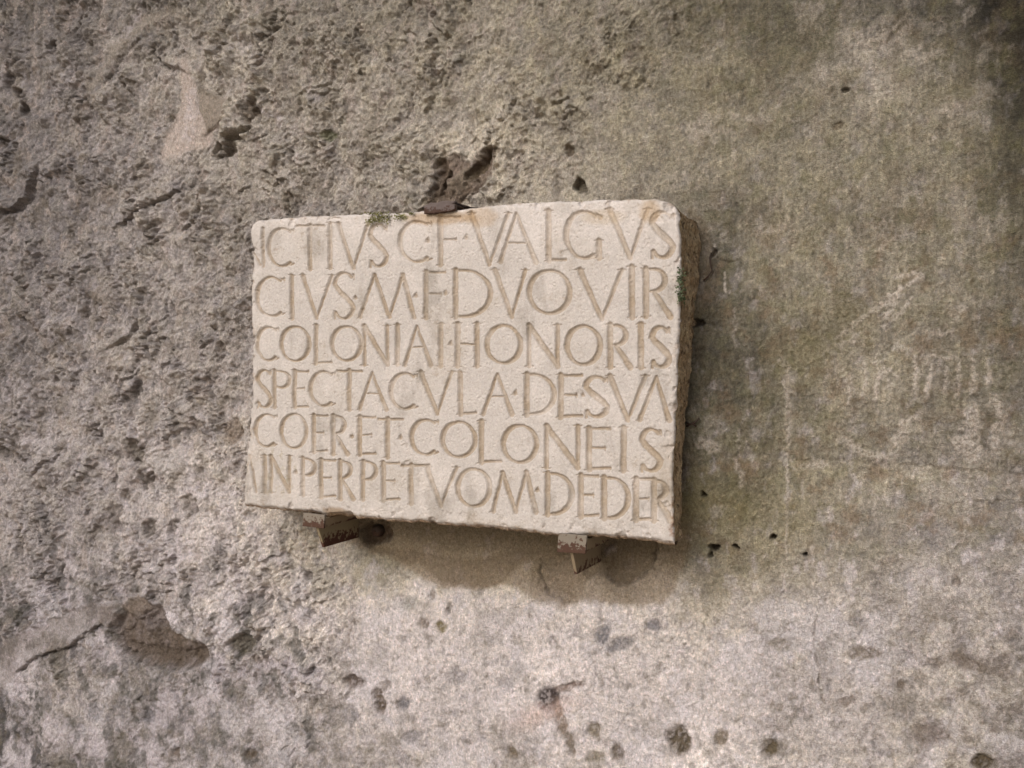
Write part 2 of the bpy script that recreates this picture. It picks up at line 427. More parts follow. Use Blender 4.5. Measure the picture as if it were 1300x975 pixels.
C = mixc(C, lin(78, 66, 54), 0.5 * R * pocket)
C = mixc(C, lin(84, 74, 66), 0.45 * R * sst(0.10, 0.45, fbm(X, Z, 24, 5, 520, 0.62)))
C = mixc(C, lin(178, 164, 156), 0.55 * R * sst(0.10, 0.34, fbm(X, Z * .7, 26, 5, 530, 0.68)))
C = mixc(C, lin(112, 102, 86), 0.50 * low * sst(0.08, 0.42, fbm(X, Z * 0.8, 15, 4, 90, 0.6)))
C = mixc(C, GREY, 0.38 * low * sst(0.08, 0.36, fbm(X, Z, 13, 4, 95, 0.65)) * (1.0 - 0.5 * sst(380, 600, U)))

ll = (1 - sst(380, 470, U + 20 * n28)) * sst(600, 800, Vv + 30 * n28b)
C = mixc(C, lin(200, 190, 194), 0.66 * ll * sst(0.0, 0.30, fbm(X, Z * .8, 62, 5, 610, .6)))
C = mixc(C, lin(86, 84, 78), 0.65 * ll * sst(0.08, 0.26, fbm(X, Z * .8, 44, 5, 620, .6)))
chk = sst(690, 790, Vv + 30 * n70) * (1 - far)
C = mixc(C, lin(214, 206, 208), 0.55 * chk * sst(0.02, 0.26, fbm(X, Z * .85, 95, 6, 700, .66)))
C = mixc(C, lin(128, 120, 108), 0.45 * chk * sst(0.06, 0.30, fbm(X, Z * .85, 70, 6, 710, .66)))
upr = (1 - sst(560, 700, Vv)) * (1 - far)
C = mixc(C, lin(178, 168, 156), 0.40 * upr * sst(0.12, 0.36, fbm(X, Z * .7, 60, 6, 720, .68)))
C = mixc(C, lin(96, 84, 66), 0.40 * upr * sst(0.10, 0.36, fbm(X, Z * .7, 50, 6, 730, .68)))
rr_ = sst(1100, 1200, U + 20 * n28) * sst(780, 860, Vv + 20 * n28b)
C = mixc(C, lin(104, 92, 84), 0.55 * rr_ * sst(0.0, 0.3, fbm(X * .8, Z, 26, 5, 630, .65)))
orr = sst(850, 900, U) * (1 - sst(660, 760, Vv)); C = mixc(C, lin(124, 105, 84), 0.60 * orr * (0.35 + 0.65 * sst(260, 340, Vv)) * sst(0.0, 0.4, fbm(X, Z, 40, 5, 640, .7)))
C = mixc(C, lin(112, 108, 76), 0.32 * orr * sst(0.0, 0.35, fbm(X, Z, 30, 5, 650, .7)))
LAB = np.zeros(U.shape, np.int16)          # 0 = wall itself; others become parts of the wall
PARTS = ['']
def part(mask, name, th=0.5):
    PARTS.append(name); LAB[(mask > th) & (inside > 0.5)] = len(PARTS) - 1

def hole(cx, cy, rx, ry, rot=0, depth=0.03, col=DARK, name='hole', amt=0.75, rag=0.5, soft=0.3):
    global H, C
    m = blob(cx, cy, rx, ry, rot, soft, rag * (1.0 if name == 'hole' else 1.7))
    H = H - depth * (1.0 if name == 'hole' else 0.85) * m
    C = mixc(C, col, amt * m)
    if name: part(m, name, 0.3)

def patch(m, col, amt, dh=0.0, flat=0.0):
    global H, C
    H = H + dh * m
    C = mixc(C, col, amt * m)

def crack(pts, w=1.2, depth=0.006, col=DARK, amt=0.5, rag=1.0, soft=1.2):
    global H, C
    m = line(pts, w * 0.6, soft, rag * 1.5) * (0.35 + 0.65 * sst(-0.35, 0.2, n10b + n28)); H = H - 0.6 * depth * m; C = mixc(C, col, amt * m)

def scarp(pts, side, width=26.0, h=0.010):
    """a broken edge: the wall rises gently towards the polyline from one side, then drops"""
    global H
    xs_ = [p[0] for p in pts]; ys_ = [p[1] for p in pts]
    bb = (U > min(xs_) - width * 1.5) & (U < max(xs_) + width * 1.5) & (Vv > min(ys_) - width * 1.5) & (Vv < max(ys_) + width * 1.5)
    uq = Uf[bb]; vq = Vf[bb]; best = np.full(uq.shape, 1e9, np.float32); sg = np.zeros(uq.shape, np.float32)
    for k_ in range(len(pts) - 1):
        (x0, y0), (x1, y1) = pts[k_], pts[k_ + 1]
        ex, ey = x1 - x0, y1 - y0
        t_ = np.clip(((uq - x0) * ex + (vq - y0) * ey) / (ex * ex + ey * ey), 0, 1)
        d_ = np.hypot(uq - x0 - t_ * ex, vq - y0 - t_ * ey)
        s_ = np.sign(ex * (vq - y0) - ey * (uq - x0)) * side
        sg = np.where(d_ < best, s_, sg); best = np.minimum(best, d_)
    out = np.where(sg > 0, (1 - sst(0, width, best)), -0.45 * (1 - sst(1.0, width * 0.35, best)) + 0.0)
    out = np.where(sg > 0, out, out + (1 - sst(0, 2.2, best)) * 0.7)
    H[bb] += h * out

def smooth_patch(m, dh=0.0):
    """replastered spot: the broken relief dies out inside it"""
    global H
    H = H * (1 - 0.85 * m) + m * (0.012 * n200 + 0.0012 * n28 + 0.0005 * n5 + dh)

# --- upper left: replastered wedge, broken plate, deep socket, sweeping ridge
rid = line([(118, 118), (140, 82), (160, 55), (190, 28), (225, 18), (250, 30)], 6.5, 5, 0.8)
smooth_patch(rid * .8, 0.010); patch(rid, lin(146, 136, 124), 0.6)
crack([(128, 122), (150, 88), (172, 60), (196, 42)], 2.2, 0.010)
wed = poly([(232, 78), (240, 74), (252, 118), (292, 128), (293, 146), (272, 170), (268, 188), (240, 196), (214, 206), (206, 200), (222, 160), (234, 130)], 4, 0.7)
smooth_patch(wed, 0.004); patch(wed, lin(188, 172, 162), 0.75); part(wed, 'mortar_patch')
plate = poly([(256, 110), (292, 128), (293, 146), (268, 170), (262, 150), (250, 130)], 2.5, 0.3)
patch(plate, lin(132, 122, 108), 0.7, 0.008); 
crack([(196, 60), (204, 76), (216, 86), (232, 89)], 3.0, 0.016)
scarp([(196, 58), (206, 78), (234, 90)], -1, 20, 0.008)
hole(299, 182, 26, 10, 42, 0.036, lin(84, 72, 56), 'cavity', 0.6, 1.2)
hole(322, 142, 9, 15, -20, 0.022, BROWN, None, 0.6)
crack([(262, 176), (280, 160), (293, 146)], 1.8, 0.010)
for (a, b, r) in [(15, 104, 9), (30, 121, 6), (38, 141, 6), (8, 182, 6), (72, 62, 6)]:
    hole(a, b, r, r * 1.2, 0, 0.022, DARK, None, 0.55)
scarp([(0, 268), (20, 266), (38, 252), (48, 228)], -1, 34, 0.016)
crack([(0, 272), (22, 270), (42, 256), (50, 232)], 2.2, 0.014)
scarp([(158, 284), (186, 268), (204, 256), (224, 244)], -1, 22, 0.010)
crack([(160, 284), (186, 269), (206, 257), (226, 244)], 2.5, 0.012)
crack([(300, 258), (312, 246), (322, 238)], 3.0, 0.012)
for (a, b, r) in [(262, 158, 0)]: pass
# --- upper middle
crack([(532, -4), (522, 10), (506, 24)], 3.2, 0.020); scarp([(506, 26), (524, 10), (536, -6)], 1, 24, 0.012)
crack([(464, 36), (456, 52), (448, 64), (434, 73)], 3.4, 0.016); scarp([(432, 74), (456, 56), (466, 34)], 1, 18, 0.008)
crack([(394, 98), (412, 96), (440, 98)], 1.2, 0.006)
hole(419, 173, 8, 7, 0, 0.008, GREEN, None, 0.7)
rec = poly([(546, 264), (548, 236), (560, 202), (576, 194), (594, 206), (612, 188), (634, 190), (626, 220), (606, 246), (582, 266)], 4, 1.2)
patch(rec, lin(100, 80, 64), 0.75, -0.008); part(rec, 'cavity')
patch(blob(586, 228, 10, 20, -30, .4, 1.0), lin(140, 128, 112), .5, .008)
hole(556, 236, 9, 34, -20, 0.016, BROWN, None, 0.4, 1.0)
hole(563, 232, 5, 22, -20, 0.014, DARK, None, 0.5, 0.8)
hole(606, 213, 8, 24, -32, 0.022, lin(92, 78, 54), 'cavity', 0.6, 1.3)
hole(616, 196, 8, 8, 0, 0.010, BROWN, None, 0.6)
crack([(598, 240), (588, 256), (580, 264)], 2.0, 0.010)
hole(722, 193, 5, 8, 0, 0.012, BROWN, None, 0.7); hole(738, 238, 7.5, 7.5, 0, 0.022, lin(74, 64, 48), 'hole', 0.7, 1.2, 0.3)
# --- middle left
scarp([(115, 352), (117, 372), (114, 392)], 1, 16, 0.008); crack([(95, 342), (98, 362), (96, 386)], 2.2, 0.010)
def bump(cx, cy, rx, ry, rot, h, col, amt, name='exposed_stone'):
    global H, C
    m = blob(cx, cy, rx, ry, rot, 0.25, 0.55)
    a = np.clip(1 - ((U - cx) / (rx * 1.3)) ** 2 - ((Vv - cy) / (ry * 1.3)) ** 2, 0, 1)
    H = H * (1 - 0.5 * m) + m * (h * (0.35 + 0.65 * np.sqrt(a)) + 0.0012 * n10 + 0.0008 * n5)
    C = mixc(C, col, amt * m)
    if name: part(m, name)
bump(141, 373, 15, 15, 0, 0.012, BUFF, 0.4)
bump(157, 428, 10, 15, 20, 0.009, BUFF, 0.3)
bump(133, 505, 17, 10, 10, 0.009, BUFF, 0.5)
bump(215, 588, 25, 15, 5, 0.012, lin(190, 182, 178), 0.75)
bump(160, 560, 13, 13, 0, 0.010, lin(150, 142, 136), 0.5)
bump(246, 452, 11, 9, 0, 0.008, BUFF, 0.4)
scarp([(178, 400), (180, 408), (166, 428), (148, 438)], 1, 20, 0.009); crack([(182, 398), (182, 410), (168, 431), (150, 441)], 2.0, 0.010)
hole(174, 492, 5, 17, -8, 0.018, DARK, None, 0.6); crack([(92, 468), (98, 478), (97, 490)], 1.8, 0.009)
hole(176, 575, 12, 16, 10, 0.020, lin(84, 74, 52), None, 0.55)
hole(8, 572, 10, 9, 0, 0.026, DARK, None, 0.6); hole(30, 578, 5, 4, 0, 0.018, DARK, None, 0.6)
hole(254, 542, 9, 9, 0, 0.014, BROWN, None, 0.5); hole(282, 440, 6, 7, 0, 0.012, BROWN, None, 0.5)
hole(300, 545, 12, 16, 0, 0.008, lin(118, 98, 74), None, 0.6)
scarp([(150, 545), (166, 536), (178, 530)], 1, 16, 0.007)
# --- lower left: mortar tongue, brown hollow, pits and scratches
ton = poly([(-40, 820), (0, 818), (40, 800), (80, 782), (125, 764), (152, 776), (157, 786), (130, 790), (105, 806), (88, 820), (52, 830), (30, 848), (0, 880), (-40, 890)], 4, 0.7)
smooth_patch(ton, 0.006); patch(ton, lin(126, 116, 110), 0.5); part(ton, 'mortar_patch')
crack([(30, 850), (50, 833), (90, 824), (110, 806), (132, 792)], 2.2, 0.016); scarp([(30, 848), (52, 831), (90, 821), (108, 805), (134, 790)], -1, 12, 0.008)
kn = poly([(128, 768), (150, 766), (157, 780), (148, 794), (134, 790)], 3, 0.4); patch(kn, lin(112, 100, 92), 0.6, 0.010)
hol = poly([(146, 796), (160, 770), (186, 756), (206, 772), (218, 800), (262, 822), (268, 838), (240, 848), (196, 846), (160, 832), (146, 812)], 5, 0.8)
smooth_patch(hol * 0.3, -0.004); patch(hol, lin(96, 80, 66), 0.75, -0.013); part(hol, 'cavity')
patch(poly([(150, 812), (180, 820), (230, 826), (262, 824), (262, 842), (220, 846), (176, 838)], 5, 0.9), lin(86, 74, 62), 0.5, -0.010)
bump(176, 768, 17, 12, 10, 0.008, lin(142, 128, 116), 0.5)
crack([(146, 798), (150, 820), (180, 842), (220, 852), (258, 850)], 2.2, 0.010)
hole(311, 817, 14, 13, 20, 0.024, lin(82, 76, 52), 'cavity', 0.7, 0.7)
hole(326, 838, 5, 8, 0, 0.012, BROWN, None, 0.5)
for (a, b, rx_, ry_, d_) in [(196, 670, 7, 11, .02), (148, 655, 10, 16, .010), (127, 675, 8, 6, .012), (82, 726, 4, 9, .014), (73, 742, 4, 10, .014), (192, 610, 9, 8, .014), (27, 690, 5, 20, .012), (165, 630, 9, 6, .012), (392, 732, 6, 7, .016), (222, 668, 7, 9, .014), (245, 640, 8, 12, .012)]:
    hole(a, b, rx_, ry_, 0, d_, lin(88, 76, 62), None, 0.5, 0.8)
crack([(82, 833), (86, 858), (92, 882)], 1.6, 0.006, rag=.5); crack([(73, 893), (70, 915), (69, 938)], 1.3, 0.006, rag=.5); crack([(167, 924), (171, 945), (173, 962)], 1.6, 0.006, rag=.5)
crack([(214, 688), (222, 712), (232, 738)], 1.2, 0.005, rag=.6)
for (a, b, rx_, ry_, am) in [(232, 702, 18, 34, .75), (52, 745, 20, 22, .5), (40, 868, 16, 36, .65), (100, 725, 20, 14, .45), (330, 702, 26, 14, .4), (272, 622, 32, 9, .7), (275, 690, 22, 26, .35), (62, 930, 24, 22, .5), (240, 880, 34, 28, .35), (172, 900, 18, 30, .3), (345, 905, 14, 26, .35), (195, 720, 12, 20, .4), (240, 785, 26, 14, .45), (215, 945, 20, 22, .3), (25, 500, 22, 26, .3), (55, 560, 18, 16, .35)]:
    patch(blob(a, b, rx_, ry_, 0, 0.6, 2.0) * sst(-0.25, 0.25, n10 + 0.5 * n28), WHITE, am)
for (a, b, rx_, ry_, rt, am) in [(172, 30, 30, 5, 60, .3), (310, 62, 15, 12, 0, .4), (352, 150, 26, 6, -30, .45), (385, 200, 14, 6, -50, .4), (400, 120, 5, 14, 20, .4), (92, 100, 10, 14, 0, .4), (245, 148, 8, 40, -6, .4)]:
    patch(blob(a, b, rx_, ry_, rt, 0.6, 1.3) * sst(-0.4, 0.2, n10), WHITE, am)
patch(line([(293, 620), (292, 720), (292, 850)], 1.6, 2.0, 1.0, False), WHITE, 0.35)
# --- browner plaster under the slab
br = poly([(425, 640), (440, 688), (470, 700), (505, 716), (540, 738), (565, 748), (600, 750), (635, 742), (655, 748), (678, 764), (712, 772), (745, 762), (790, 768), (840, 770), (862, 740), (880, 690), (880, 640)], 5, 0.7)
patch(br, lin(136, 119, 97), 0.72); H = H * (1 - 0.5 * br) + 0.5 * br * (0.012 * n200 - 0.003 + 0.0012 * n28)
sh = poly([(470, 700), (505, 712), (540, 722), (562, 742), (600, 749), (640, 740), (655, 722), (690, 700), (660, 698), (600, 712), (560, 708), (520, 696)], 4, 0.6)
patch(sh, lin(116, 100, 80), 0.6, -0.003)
hole(710, 731, 32, 36, 0, 0.008, lin(114, 99, 78), 'cavity', 0.6, 0.9, 0.3)
patch(blob(722, 735, 20, 22, 0, 0.4, 1.0), lin(140, 124, 106), 0.6, 0.006)
crack([(686, 706), (684, 730), (694, 756), (716, 766)], 2.4, 0.008)
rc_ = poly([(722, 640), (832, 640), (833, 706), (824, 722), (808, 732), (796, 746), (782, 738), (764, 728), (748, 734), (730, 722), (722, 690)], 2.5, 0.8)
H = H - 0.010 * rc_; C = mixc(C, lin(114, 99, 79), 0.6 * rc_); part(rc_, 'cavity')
crack([(795, 742), (812, 734), (826, 722), (832, 700)], 2.8, 0.010)
patch(blob(773, 700, 7, 6, 0, 0.5, 1.0), lin(150, 140, 136), 0.6, 0.004)
hole(474, 677, 19, 14, 0, 0.024, lin(92, 72, 56), 'cavity', 0.75, 0.9, 0.35)
# --- pale lime wash below
for (a, b, rx_, ry_, am) in [(600, 800, 130, 40, .40), (800, 850, 110, 40, .40), (560, 880, 100, 40, .35), (900, 900, 110, 45, .45), (960, 860, 60, 40, .4), (700, 900, 90, 60, .3), (480, 820, 40, 40, .3), (1060, 900, 60, 50, .3)]:
    patch(blob(a, b, rx_, ry_, 0, 0.6, 2.5) * sst(-0.35, 0.3, n28 + 0.6 * n10), WHITE, am)
for (a, b, rx_, ry_, rt, c_, am, d_) in [
    (538, 791, 7, 8, 20, BROWN, .6, .004), (560, 797, 6, 8, 0, lin(124, 112, 80), .8, .004), (569, 773, 2.6, 9, 8, DARK, .6, .006), (549, 757, 5, 5, 0, BROWN, .5, .004),
    (482, 890, 8, 15, 5, lin(96, 80, 62), .75, .010), (450, 866, 13, 9, -20, lin(90, 74, 62), .75, .010), (512, 892, 8, 8, 0, GREY, .6, .005), (490, 870, 8, 7, 0, BROWN, .5, .005),
    (766, 806, 12, 12, 10, GREY, .7, .002), (788, 818, 20, 8, 25, GREY, .6, .002), (826, 795, 9, 6, 20, GREY, .6, .002), (694, 886, 13, 15, 0, lin(74, 64, 62), 1.2, .005), (722, 872, 20, 5, 12, lin(112, 90, 76), .7, .006),
    (711, 912, 7, 24, 16, lin(128, 110, 92), .7, .006), (724, 945, 5, 14, 20, lin(110, 96, 78), .7, .005), (754, 930, 8, 10, 0, lin(124, 112, 92), .7, .005), (648, 957, 8, 9, 0, lin(120, 106, 86), .7, .004), (783, 955, 7, 12, 10, lin(96, 84, 68), .7, .006), (755, 962, 12, 8, 20, lin(118, 108, 84), .6, .004),
    (863, 940, 13, 20, 15, lin(96, 84, 66), .8, .010), (915, 938, 9, 11, 0, lin(116, 102, 80), .7, .006), (978, 951, 12, 11, 10, lin(100, 88, 68), .8, .010), (1249, 968, 14, 10, 0, lin(90, 78, 60), .8, .010),
    (1098, 829, 20, 10, -10, lin(112, 100, 84), .65, .004), (1143, 874, 5, 9, 0, lin(104, 90, 74), .6, .004), (1075, 890, 12, 6, 0, lin(118, 104, 90), .5, .003), (990, 818, 16, 8, 0, lin(116, 106, 84), .5, .002),
    (1180, 935, 26, 14, 0, lin(112, 98, 88), .5, .004), (1225, 842, 26, 8, -20, lin(112, 98, 86), .5, .003), (1214, 740, 5, 8, 0, lin(100, 88, 74), .5, .005), (520, 765, 14, 9, 0, lin(128, 128, 120), .4, 0), (120, 905, 9, 12, 0, GREY, .5, .004), (187, 908, 8, 9, 0, GREY, .5, .006), (225, 955, 6, 8, 0, BROWN, .6, .006), (98, 962, 7, 5, 0, DARK, .6, .008), (320, 957, 6, 8, 0, BROWN, .6, .008),
    (640, 868, 12, 8, 0, lin(120, 116, 118), .45, .002), (655, 852, 10, 14, 0, lin(140, 136, 134), .4, 0), (578, 858, 14, 10, 0, lin(120, 116, 118), .4, .001), (525, 935, 14, 8, 20, GREY, .5, .004), (445, 905, 10, 14, 0, GREY, .4, .003)]:
    m_ = blob(a, b, rx_, ry_, rt, 0.35, 0.9) * (0.55 + 0.45 * sst(-0.4, 0.1, n5 + n10))
    patch(m_, c_, min(1.0, am * 1.2), -d_)
patch(blob(690, 905, 40, 12, 20, 0.8, 1.5), lin(200, 172, 162), 0.5)
crack([(755, 826), (756, 850), (754, 880)], 0.9, 0.004, rag=.4); crack([(742, 836), (760, 828), (770, 812)], 0.8, 0.003)
crack([(452, 740), (450, 770), (446, 800), (444, 822)], 2.6, 0.006, BROWN)
crack([(1038, 780), (1034, 800), (1034, 830), (1040, 852), (1040, 875), (1047, 895)], 1.6, 0.007, lin(112, 100, 84), .6, .5)
crack([(1039, 862), (1042, 878), (1048, 893)], 2.6, 0.006, lin(112, 100, 84), .5, .5)
for (a, b, r) in [(910, 694, 6.5), (938, 690, 3.2), (983, 684, 4.2), (1021, 703, 2.8), (901, 624, 3.3), (965, 113 + 0, 0)]:
    if r: hole(a, b, r * .85, r * .85, 0, 0.020, lin(52, 42, 34), 'hole', 0.85, 0.9, 0.35)
hole(906, 703, 2.5, 3, 0, 0.012, lin(48, 40, 34), None, 0.8)
hole(1074, 113, 5, 3.5, 0, 0.010, DARK, None, 0.6); hole(1066, 160, 7, 5, 0, 0.006, BROWN, None, 0.5)
# --- right: lower coat ledge, cracks, drips and brushed lime
led = np.interp(U, [860, 930, 1000, 1010, 1080, 1110, 1190, 1300, 1400], [600, 578, 580, 583, 584, 588, 592, 602, 606]).astype(np.float32)
lm = sst(860, 900, U) * sst(-2.0, 2.0, Vf - led) * (1 - far)
H = H - 0.0022 * lm * sst(980, 1040, U) + 0.0015 * lm * (1 - sst(980, 1040, U))
crack([(958, 572), (985, 578), (1010, 582), (1060, 583)], 1.4, 0.004); crack([(1060, 584), (1120, 588), (1190, 593), (1260, 603), (1320, 606)], 1.0, 0.002, BROWN, .4)
crack([(1110, 616), (1150, 622), (1172, 634), (1216, 640), (1235, 650)], 1.0, 0.004, BROWN); crack([(1240, 636), (1300, 640)], 1.0, 0.004, BROWN)
crack([(1206, 640), (1212, 652)], .9, .003); crack([(1200, 690), (1208, 722)], .9, .003, BROWN)
above = sst(320, 420, Vv) * (1 - sst(-4, 4, Vf - led)) * sst(870, 920, U)
H = H + above * (0.0016 * n10 + 0.0022 * grain * msk2 - 0.0025 * crev2 * msk)
C = [c * (1 + 0.10 * lm * (1 - sst(680, 760, Vv))) * (1 - 0.10 * above) * (1 - 0.16 * above * sst(0.0, 0.5, n28b + n10)) for c in C]
st_ = fbm(X, Z * 0.12, 7, 3, 77) + 0.6 * fbm(X, Z * .2, 3.5, 2, 79)                                      # faint vertical wash streaks
stm = sst(850, 900, U) * (1 - sst(620, 720, Vv))
C = [c * (1 + 0.22 * stm * st_) for c in C]
def lime(pts, w_, am, rag=1.3, soft=2.5):
    m_ = line(pts, w_, soft, rag) * (0.25 + 0.75 * sst(-0.45, 0.10, n5 + 0.5 * n10b + 0.5 * n5b)); patch(m_, lin(202, 190, 178), min(1.0, am * 1.05), 0.0012)
lime([(999, 574), (1000, 620), (999, 680), (999, 722)], 1.4, .75, .4, 1.2)
lime([(943, 545), (944, 560), (942, 575)], 1.2, .5); lime([(938, 580), (946, 610), (942, 618)], 2.5, .5); lime([(1018, 610), (1021, 632)], 2.0, .5); lime([(1028, 690), (1030, 700)], 3, .6)
lime([(996, 480), (1000, 520), (1000, 572)], 3.0, .45); lime([(988, 450), (1000, 470), (1006, 500)], 4, .35)
lime([(921, 346), (922, 362), (925, 372)], 1.6, .75, .5, 1.0); lime([(906, 308), (906, 322)], 1.2, .6, .5, 1.0); lime([(936, 392), (937, 440)], 2, .4)
for q_ in [[(1092, 408), (1120, 385), (1165, 352)], [(1110, 398), (1140, 368), (1172, 350)], [(1120, 405), (1130, 385), (1150, 372)], [(1118, 424), (1130, 396), (1142, 380)], [(1060, 430), (1085, 412), (1100, 400)], [(1130, 410), (1150, 392), (1158, 375)], [(1135, 350), (1150, 348), (1172, 346)]]:
    lime(q_, 3.4, .62)
for (a, b0, b1, am) in [(1048, 460, 500, .4), (1062, 490, 450, .3), (1080, 470, 512, .5), (1098, 460, 505, .5), (1112, 455, 510, .75), (1120, 458, 480, .6), (1128, 482, 495, .5), (1162, 455, 505, .75), (1178, 458, 505, .85), (1200, 462, 500, .5), (1216, 460, 505, .55), (1235, 458, 500, .5), (1255, 455, 495, .5)]:
    lime([(a, b0), (a + 2, (b0 + b1) / 2), (a - 2, b1)], 3.0, am)
lime([(1160, 456), (1185, 453), (1215, 456)], 2.5, .6); lime([(1112, 484), (1130, 470), (1140, 482)], 2.5, .6); lime([(1066, 455), (1075, 490), (1080, 515)], 2.5, .45)
for q_, w_ in [([(1166, 524), (1150, 545), (1138, 562), (1130, 582)], 8), ([(1150, 530), (1142, 556)], 5), ([(1238, 520), (1232, 560), (1240, 582)], 12), ([(1262, 500), (1270, 530), (1262, 575)], 7), ([(1210, 556), (1225, 578)], 8), ([(1062, 556), (1100, 574), (1130, 580)], 6), ([(1020, 590), (1050, 592)], 6), ([(895, 560), (920, 566)], 7), ([(1090, 425), (1060, 440)], 3), ([(1180, 425), (1210, 420)], 4), ([(1210, 400), (1225, 388)], 4)]:
    lime(q_, w_, .5, 2.2, 4)
for (a, b, rx_, ry_, am) in [(890, 164, 26, 10, .45), (940, 150, 34, 5, .4), (1110, 48, 40, 16, .35), (1170, 70, 30, 12, .35), (1040, 90, 10, 20, .3), (984, 291, 18, 7, .5), (1200, 140, 18, 8, .3), (1208, 140, 12, 14, .3), (1165, 30, 60, 10, .2), (870, 225, 40, 14, .25), (760, 226, 34, 8, .35), (1120, 290, 12, 26, .25), (1240, 280, 3, 3, .9), (1186, 178, 3, 3, .7), (958, 360, 8, 20, .2), (1090, 330, 8, 30, .2), (1145, 300, 14, 14, .25)]:
    patch(blob(a, b, rx_, ry_, 0, 0.6, 1.8) * sst(-0.35, 0.25, n10 + 0.6 * n5), lin(190, 178, 166), am)
patch(blob(1290, 60, 60, 60, 0, 0.7, 2), lin(58, 50, 36), 0.35); patch(blob(1020, 60, 50, 40, 0, 0.7, 2), lin(92, 86, 60), 0.3)  # dark top right corner: vignette painted into the wall colour; then an olive patch
for (a, b) in [(870, 628), (1000, 660), (940, 640), (905, 760), (1030, 450), (1075, 400), (960, 715), (895, 640)]:
    patch(blob(a, b, 42, 30, 0, 0.8, 2.5), lin(122, 112, 78), 0.35)
patch(blob(874, 592, 9, 20, 0, 0.7, .8), lin(96, 84, 78), 0.5)  # shade beside the slab's right edge, painted into the wall colour
# torn mortar next to the slab's right side: two open joints
crack([(896, 322), (903, 321), (912, 328), (925, 334), (938, 330)], 1.3, 0.006, rag=.3); hole(902, 323, 4, 4.5, 0, 0.010, lin(56, 44, 36), None, 0.7, 1.2)
crack([(884, 412), (896, 410), (922, 415)], 1.3, 0.006, rag=.3); hole(890, 411, 6, 3, 0, 0.014, lin(56, 44, 36), None, 0.7, 1.0)
crack([(866, 562), (890, 562), (905, 560)], 1.1, 0.004, BROWN, rag=.6)
fil = poly([(878, 262), (898, 280), (905, 330), (900, 400), (888, 408), (872, 408), (872, 262)], 3, 0.5)
bulge = sst(835, 870, U) * (1 - sst(885, 1010, U + 14 * n28)) * sst(300, 430, Vv) * (1 - sst(620, 760, Vv + 20 * n28b))  # swelling added to the wall's shape to lighten the slab's shadow
H = H + 0.042 * bulge; H = H + 0.004 * fil; C = mixc(C, lin(122, 106, 84), 0.4 * fil)
rn_ = poly([(440, 640), (470, 640), (480, 700), (450, 690)], 3, .5); patch(rn_, BROWN, .3)

H = H * inside + (1 - inside) * (0.012 * n200 + 0.010 * n28 + 0.003 * n10)
# keep the wall behind the slab just touching its back, never in front of its face
H = np.minimum(H, 0.06)
YW = -H
NW = grid_normals(WX, YW, WZ)
if NW[NYW // 2, NXW // 2, 1] > 0: NW = -NW
FQ = grid_faces(NYW, NXW)
# drop the patch of wall that can never be seen: well inside the slab's outline
fl = LAB[:-1, :-1].astype(np.int32)
Vs = np.stack([WX, YW, WZ], -1).reshape(-1, 3); Cs = np.stack(C, -1).reshape(-1, 3); Ns = NW.reshape(-1, 3)
hid = poly([(420, 330), (770, 320), (770, 600), (420, 580)], 1, 0)[:-1, :-1] > 0.5
keep = ~hid
def orient(Fq):
    a = Vs[Fq[0, 0]]; b = Vs[Fq[0, 1]]; c = Vs[Fq[0, 2]]
    n = np.cross(b - a, c - a); return Fq if n[1] < 0 else Fq[:, ::-1]
base = orient(FQ[keep & (fl == 0)])
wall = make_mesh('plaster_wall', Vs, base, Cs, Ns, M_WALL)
tag(wall, 'weathered grey plaster wall, broken and rough on the left, smoother and olive stained on the right', 'wall')
for i in range(1, len(PARTS)):
    sel = keep & (fl == i)
    if sel.sum() > 12:
        make_mesh(PARTS[i], Vs, orient(FQ[sel]), Cs, Ns, M_WALL, wall)

def wall_h(u, v):
    """how far the wall surface stands out at a photo pixel"""
    d = (U - u) ** 2 + (Vv - v) ** 2
    return float(H.flat[int(np.argmin(d))])

# ================================================================== THE GROUND in front of the wall, out of view, added for bounce light
gme = bpy.data.meshes.new('ground')
gp = []; gf = []
gxs = np.linspace(-7, 7, 60); gys = np.linspace(0.3, -12, 60)
ghz = 0.02 * fbm(np.repeat(gxs[None, :], 60, 0) * 10, np.repeat(gys[:, None], 60, 1) * 10, 12, 3, 400)
for j_ in range(60):
    for i_ in range(60): gp.append((gxs[i_], gys[j_], float(ghz[j_, i_])))
for j_ in range(59):
    for i_ in range(59): gf.append((j_ * 60 + i_, (j_ + 1) * 60 + i_, (j_ + 1) * 60 + i_ + 1, j_ * 60 + i_ + 1))
gme.from_pydata(gp, [], gf); gme.materials.append(plain_material('pale_earth', lin(168, 156, 138), lin(188, 176, 158), 30, 0.95))
tag(bpy.data.objects.new('ground', gme), kind='structure'); coll.objects.link(bpy.data.objects['ground'])

# ================================================================== THE INSCRIBED SLAB
NU, NV = 860, 640
top_pts = [(318, 291), (321, 284), (328, 280), (345, 278), (376, 275.5), (430, 273), (461, 271), (500, 270), (539, 269), (560, 268), (592, 264.5), (630, 260), (661, 256.5), (700, 256), (731, 254.5), (777, 253.5), (831, 252), (845, 255), (856, 263), (860, 270)]
bot_pts = [(309, 640), (330, 643), (369, 646.5), (400, 650), (413, 652), (440, 654), (461, 656), (500, 659), (544, 662), (591, 666.5), (648, 670), (709, 679), (755, 678.5), (800, 682), (825, 684.5), (848, 688.5), (856, 689)]
lft_pts = [(291, 318), (300, 317.5), (330, 319), (345, 318.5), (410, 318.5), (470, 319.5), (509, 318.5), (551, 315), (590, 311.5), (620, 309.5), (640, 309)]
rgt_pts = [(270, 860), (300, 863), (345, 864), (380, 863), (420, 862), (455, 860), (518, 857), (590, 854), (640, 853), (689, 856)]
S = np.linspace(0, 1, NU)[None, :]; Tt = np.linspace(0, 1, NV)[:, None]
